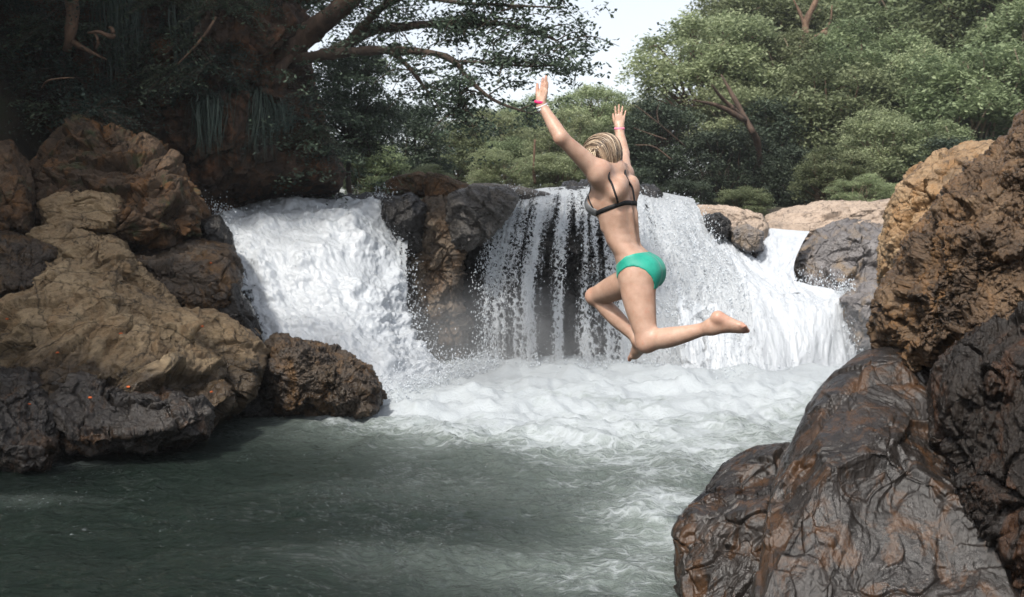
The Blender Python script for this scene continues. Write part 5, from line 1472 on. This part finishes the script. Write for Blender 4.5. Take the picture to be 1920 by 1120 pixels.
for k in range(1700):
    a = rs.uniform(-1, 1) * 1.5; s0 = rs.uniform(.02, .22) if rs.rand() < .55 else rs.uniform(.2, .62); s1_ = min(1.0, s0 + rs.uniform(.45, .85))
    layer = rs.uniform(.95, 1.07); n = 12; ss = np.linspace(s0, s1_, n)
    a2 = a + rs.normal(0, .10); w1, w2 = rs.uniform(0, 6.28), rs.normal(0, .02)
    pts_ = []
    for j, s_ in enumerate(ss):
        u = j / (n - 1); flare = .05 * sstep(.7, 1, np.array([s_]))[0]
        pts_.append(headpt(a + (a2 - a) * u + .04 * math.sin(w1 + 5 * u), s_, layer * (1 - .10 * (1 - u) ** 4 * (s0 > .2) + flare) + w2 * u))
    r = rs.uniform(.0010, .0026); v_ = rs.rand()
    tone = (.42, .33, .235) if v_ < .22 else (.26, .185, .12) if v_ < .5 else (.13, .085, .055) if v_ < .72 else (.05, .032, .022)
    if a * 1 < -.2 and v_ > .3: tone = (.52, .43, .32) if v_ < .5 else tone
    tone = np.array(tone) * rs.uniform(.8, 1.2)
    hv.tube(pts_, [r * .5, r, r * 1.1, r * .9, r * .15], 5, 14, a=tone)
for k in range(70):      # loose strands hanging by the face, ear and nape
    a = rs.uniform(.75, 1.5) if k < 45 else rs.uniform(-1.4, -.6); p0 = headpt(a, rs.uniform(.25, .6), .98); d = nrmz(HF * rs.uniform(-.3, .5) - U * 1.0 + HL * .15 * np.sign(a)); L_ = rs.uniform(.05, .10)
    hv.tube([p0, p0 + d * L_ * .4 + HL * .012 * np.sign(a), p0 + d * L_ * .8, p0 + d * L_ + rs.normal(0, .012, 3)], [.002, .003, .002, .0006], 4, 10, a=np.array([(.60, .48, .33), (.10, .06, .035)][k % 2]))
m = hv.mesh('hair', M_hair); m.transform(Matrix.Translation(Vector(-PO)))
obj('hair', m, person)
t = NT('eye'); M_eye = t.surf(t.n('BsdfPrincipled', Base_Color=(.5, .5, .48), Roughness=.1))
for s in (1, -1):
    V0, Q0 = csphere(8); c = HC + HF * .078 + HL * s * .030 + HU * .002
    obj('eye', mesh('eye', V0 * .0115 + c - PO, Q0, M_eye), person)

# --- bands on the wrists
def bracelet(label, c, axis, R1, r, matl, tilt=None, flat=1.8):
    axis = nrmz(axis); x = nrmz(np.cross(axis, [0, 1, .1])); y = np.cross(axis, x)
    n, m_ = 40, 8; V = []
    for i in range(n):
        A = 2 * math.pi * i / n; dr = x * math.cos(A) + y * math.sin(A); cc = c + dr * R1 * (1 + .04 * math.sin(3 * A))
        for j in range(m_):
            B_ = 2 * math.pi * j / m_; V.append(cc + dr * math.cos(B_) * r * .6 + axis * math.sin(B_) * r * flat)
    V = np.array(V); Q = [[i * m_ + j, ((i + 1) % n) * m_ + j, ((i + 1) % n) * m_ + (j + 1) % m_, i * m_ + (j + 1) % m_] for i in range(n) for j in range(m_)]
    o = obj('wristband', mesh('wristband', V - PO, np.array(Q), matl), person); o['label'] = label
axL = nrmz(wl - wrL)
bracelet('bright pink band on the raised left wrist', W_(1012.8, 192.5, 5.09), nrmz(DL + [0, -.2, 0]), .0275, .0042, M_pinkb)
bracelet('white band below the pink one', W_(1015.5, 198.5, 5.09), nrmz(axL + [.15, -.25, .1]), .0290, .0028, M_whiteb)
bracelet('white band nearest the forearm', W_(1018, 203, 5.09), nrmz(axL + [.1, -.2, .1]), .0285, .0030, M_whiteb)
bracelet('pale pink band on the raised right wrist', W_(1161.5, 241.5, 5.60), [0, -.1, 1], .0275, .0036, M_pinkb2)
bracelet('thin brown cord under the pale pink band', W_(1161.8, 245.5, 5.60), [.1, -.15, 1], .0270, .0016, M_brownb)
del FLD
print('person', time.time() - T0)
# ------------------------------------------------------------------ the damp air over the falls
hz = bpy.data.materials.new('haze'); hz.use_nodes = True; ht = hz.node_tree; ht.nodes.clear()
ho = ht.nodes.new('ShaderNodeOutputMaterial'); pv = ht.nodes.new('ShaderNodeVolumePrincipled')
pv.inputs['Color'].default_value = (.86, .90, .95, 1); pv.inputs['Density'].default_value = .0009; pv.inputs['Anisotropy'].default_value = .2
ht.links.new(pv.outputs[0], ho.inputs['Volume'])
BX = np.array([[x, y, z] for x in (-60, 60) for y in (-20, 110) for z in (-12, 32)], float)
BF = np.array([[0, 1, 3, 2], [4, 6, 7, 5], [0, 4, 5, 1], [2, 3, 7, 6], [0, 2, 6, 4], [1, 5, 7, 3]])
h_ = obj('haze', mesh('haze', BX, BF, hz, False)); tag(h_, kind='stuff')
sc.cycles.volume_bounces = 0

# mist hanging at the feet of the falls
def mist(name, label, lo_, hi_, dens, seed):
    m = bpy.data.materials.new('mist'); m.use_nodes = True; nt = m.node_tree; nt.nodes.clear()
    t = NT.__new__(NT); t.m = m; t.t = nt; t.out = nt.nodes.new('ShaderNodeOutputMaterial')
    pos = t.n('TexCoord').outputs['Generated']
    sp_ = t.n('SeparateXYZ', Vector=pos)
    nz_ = t.noise(t.scale(t.n('NewGeometry').outputs['Position'], (1, 1, 1.3), loc=(seed, 0, 0)), 1.1, 3, .6)
    fx_ = t.math('MULTIPLY', t.mapr(sp_.outputs[0], 0, .18, 0, 1, 'SMOOTHSTEP'), t.mapr(sp_.outputs[0], .82, 1, 1, 0, 'SMOOTHSTEP'))
    fy_ = t.math('MULTIPLY', t.mapr(sp_.outputs[1], 0, .3, 0, 1, 'SMOOTHSTEP'), t.mapr(sp_.outputs[1], .8, 1, 1, 0, 'SMOOTHSTEP'))
    fz_ = t.mapr(sp_.outputs[2], .15, 1, 1, 0, 'SMOOTHSTEP')
    d = t.math('MULTIPLY', t.math('MULTIPLY', fx_, fy_), t.math('MULTIPLY', fz_, t.math('MULTIPLY', t.mapr(nz_, .35, .68), dens)))
    v = t.n('VolumePrincipled', Color=(.9, .93, .96), Density=d); v.inputs['Anisotropy'].default_value = .2
    t.set(t.out.inputs['Volume'], v)
    B = np.array([[x, y, z] for x in (0, 1) for y in (0, 1) for z in (0, 1)], float) * (np.array(hi_) - lo_)
    o = obj(name, mesh(name, B, BF, m, False), loc=lo_); tag(o, label, 'mist', kind='stuff')
mist('mist', 'white mist over the foot of the left waterfall and the dark recess beside it', (-2.9, 11.2, -.05), (1.0, 15.2, 1.5), .5, 1)
mist('mist', 'white mist over the foot of the curtain and right waterfalls', (.2, 12.2, -.05), (5.6, 15.0, 1.25), .42, 5)
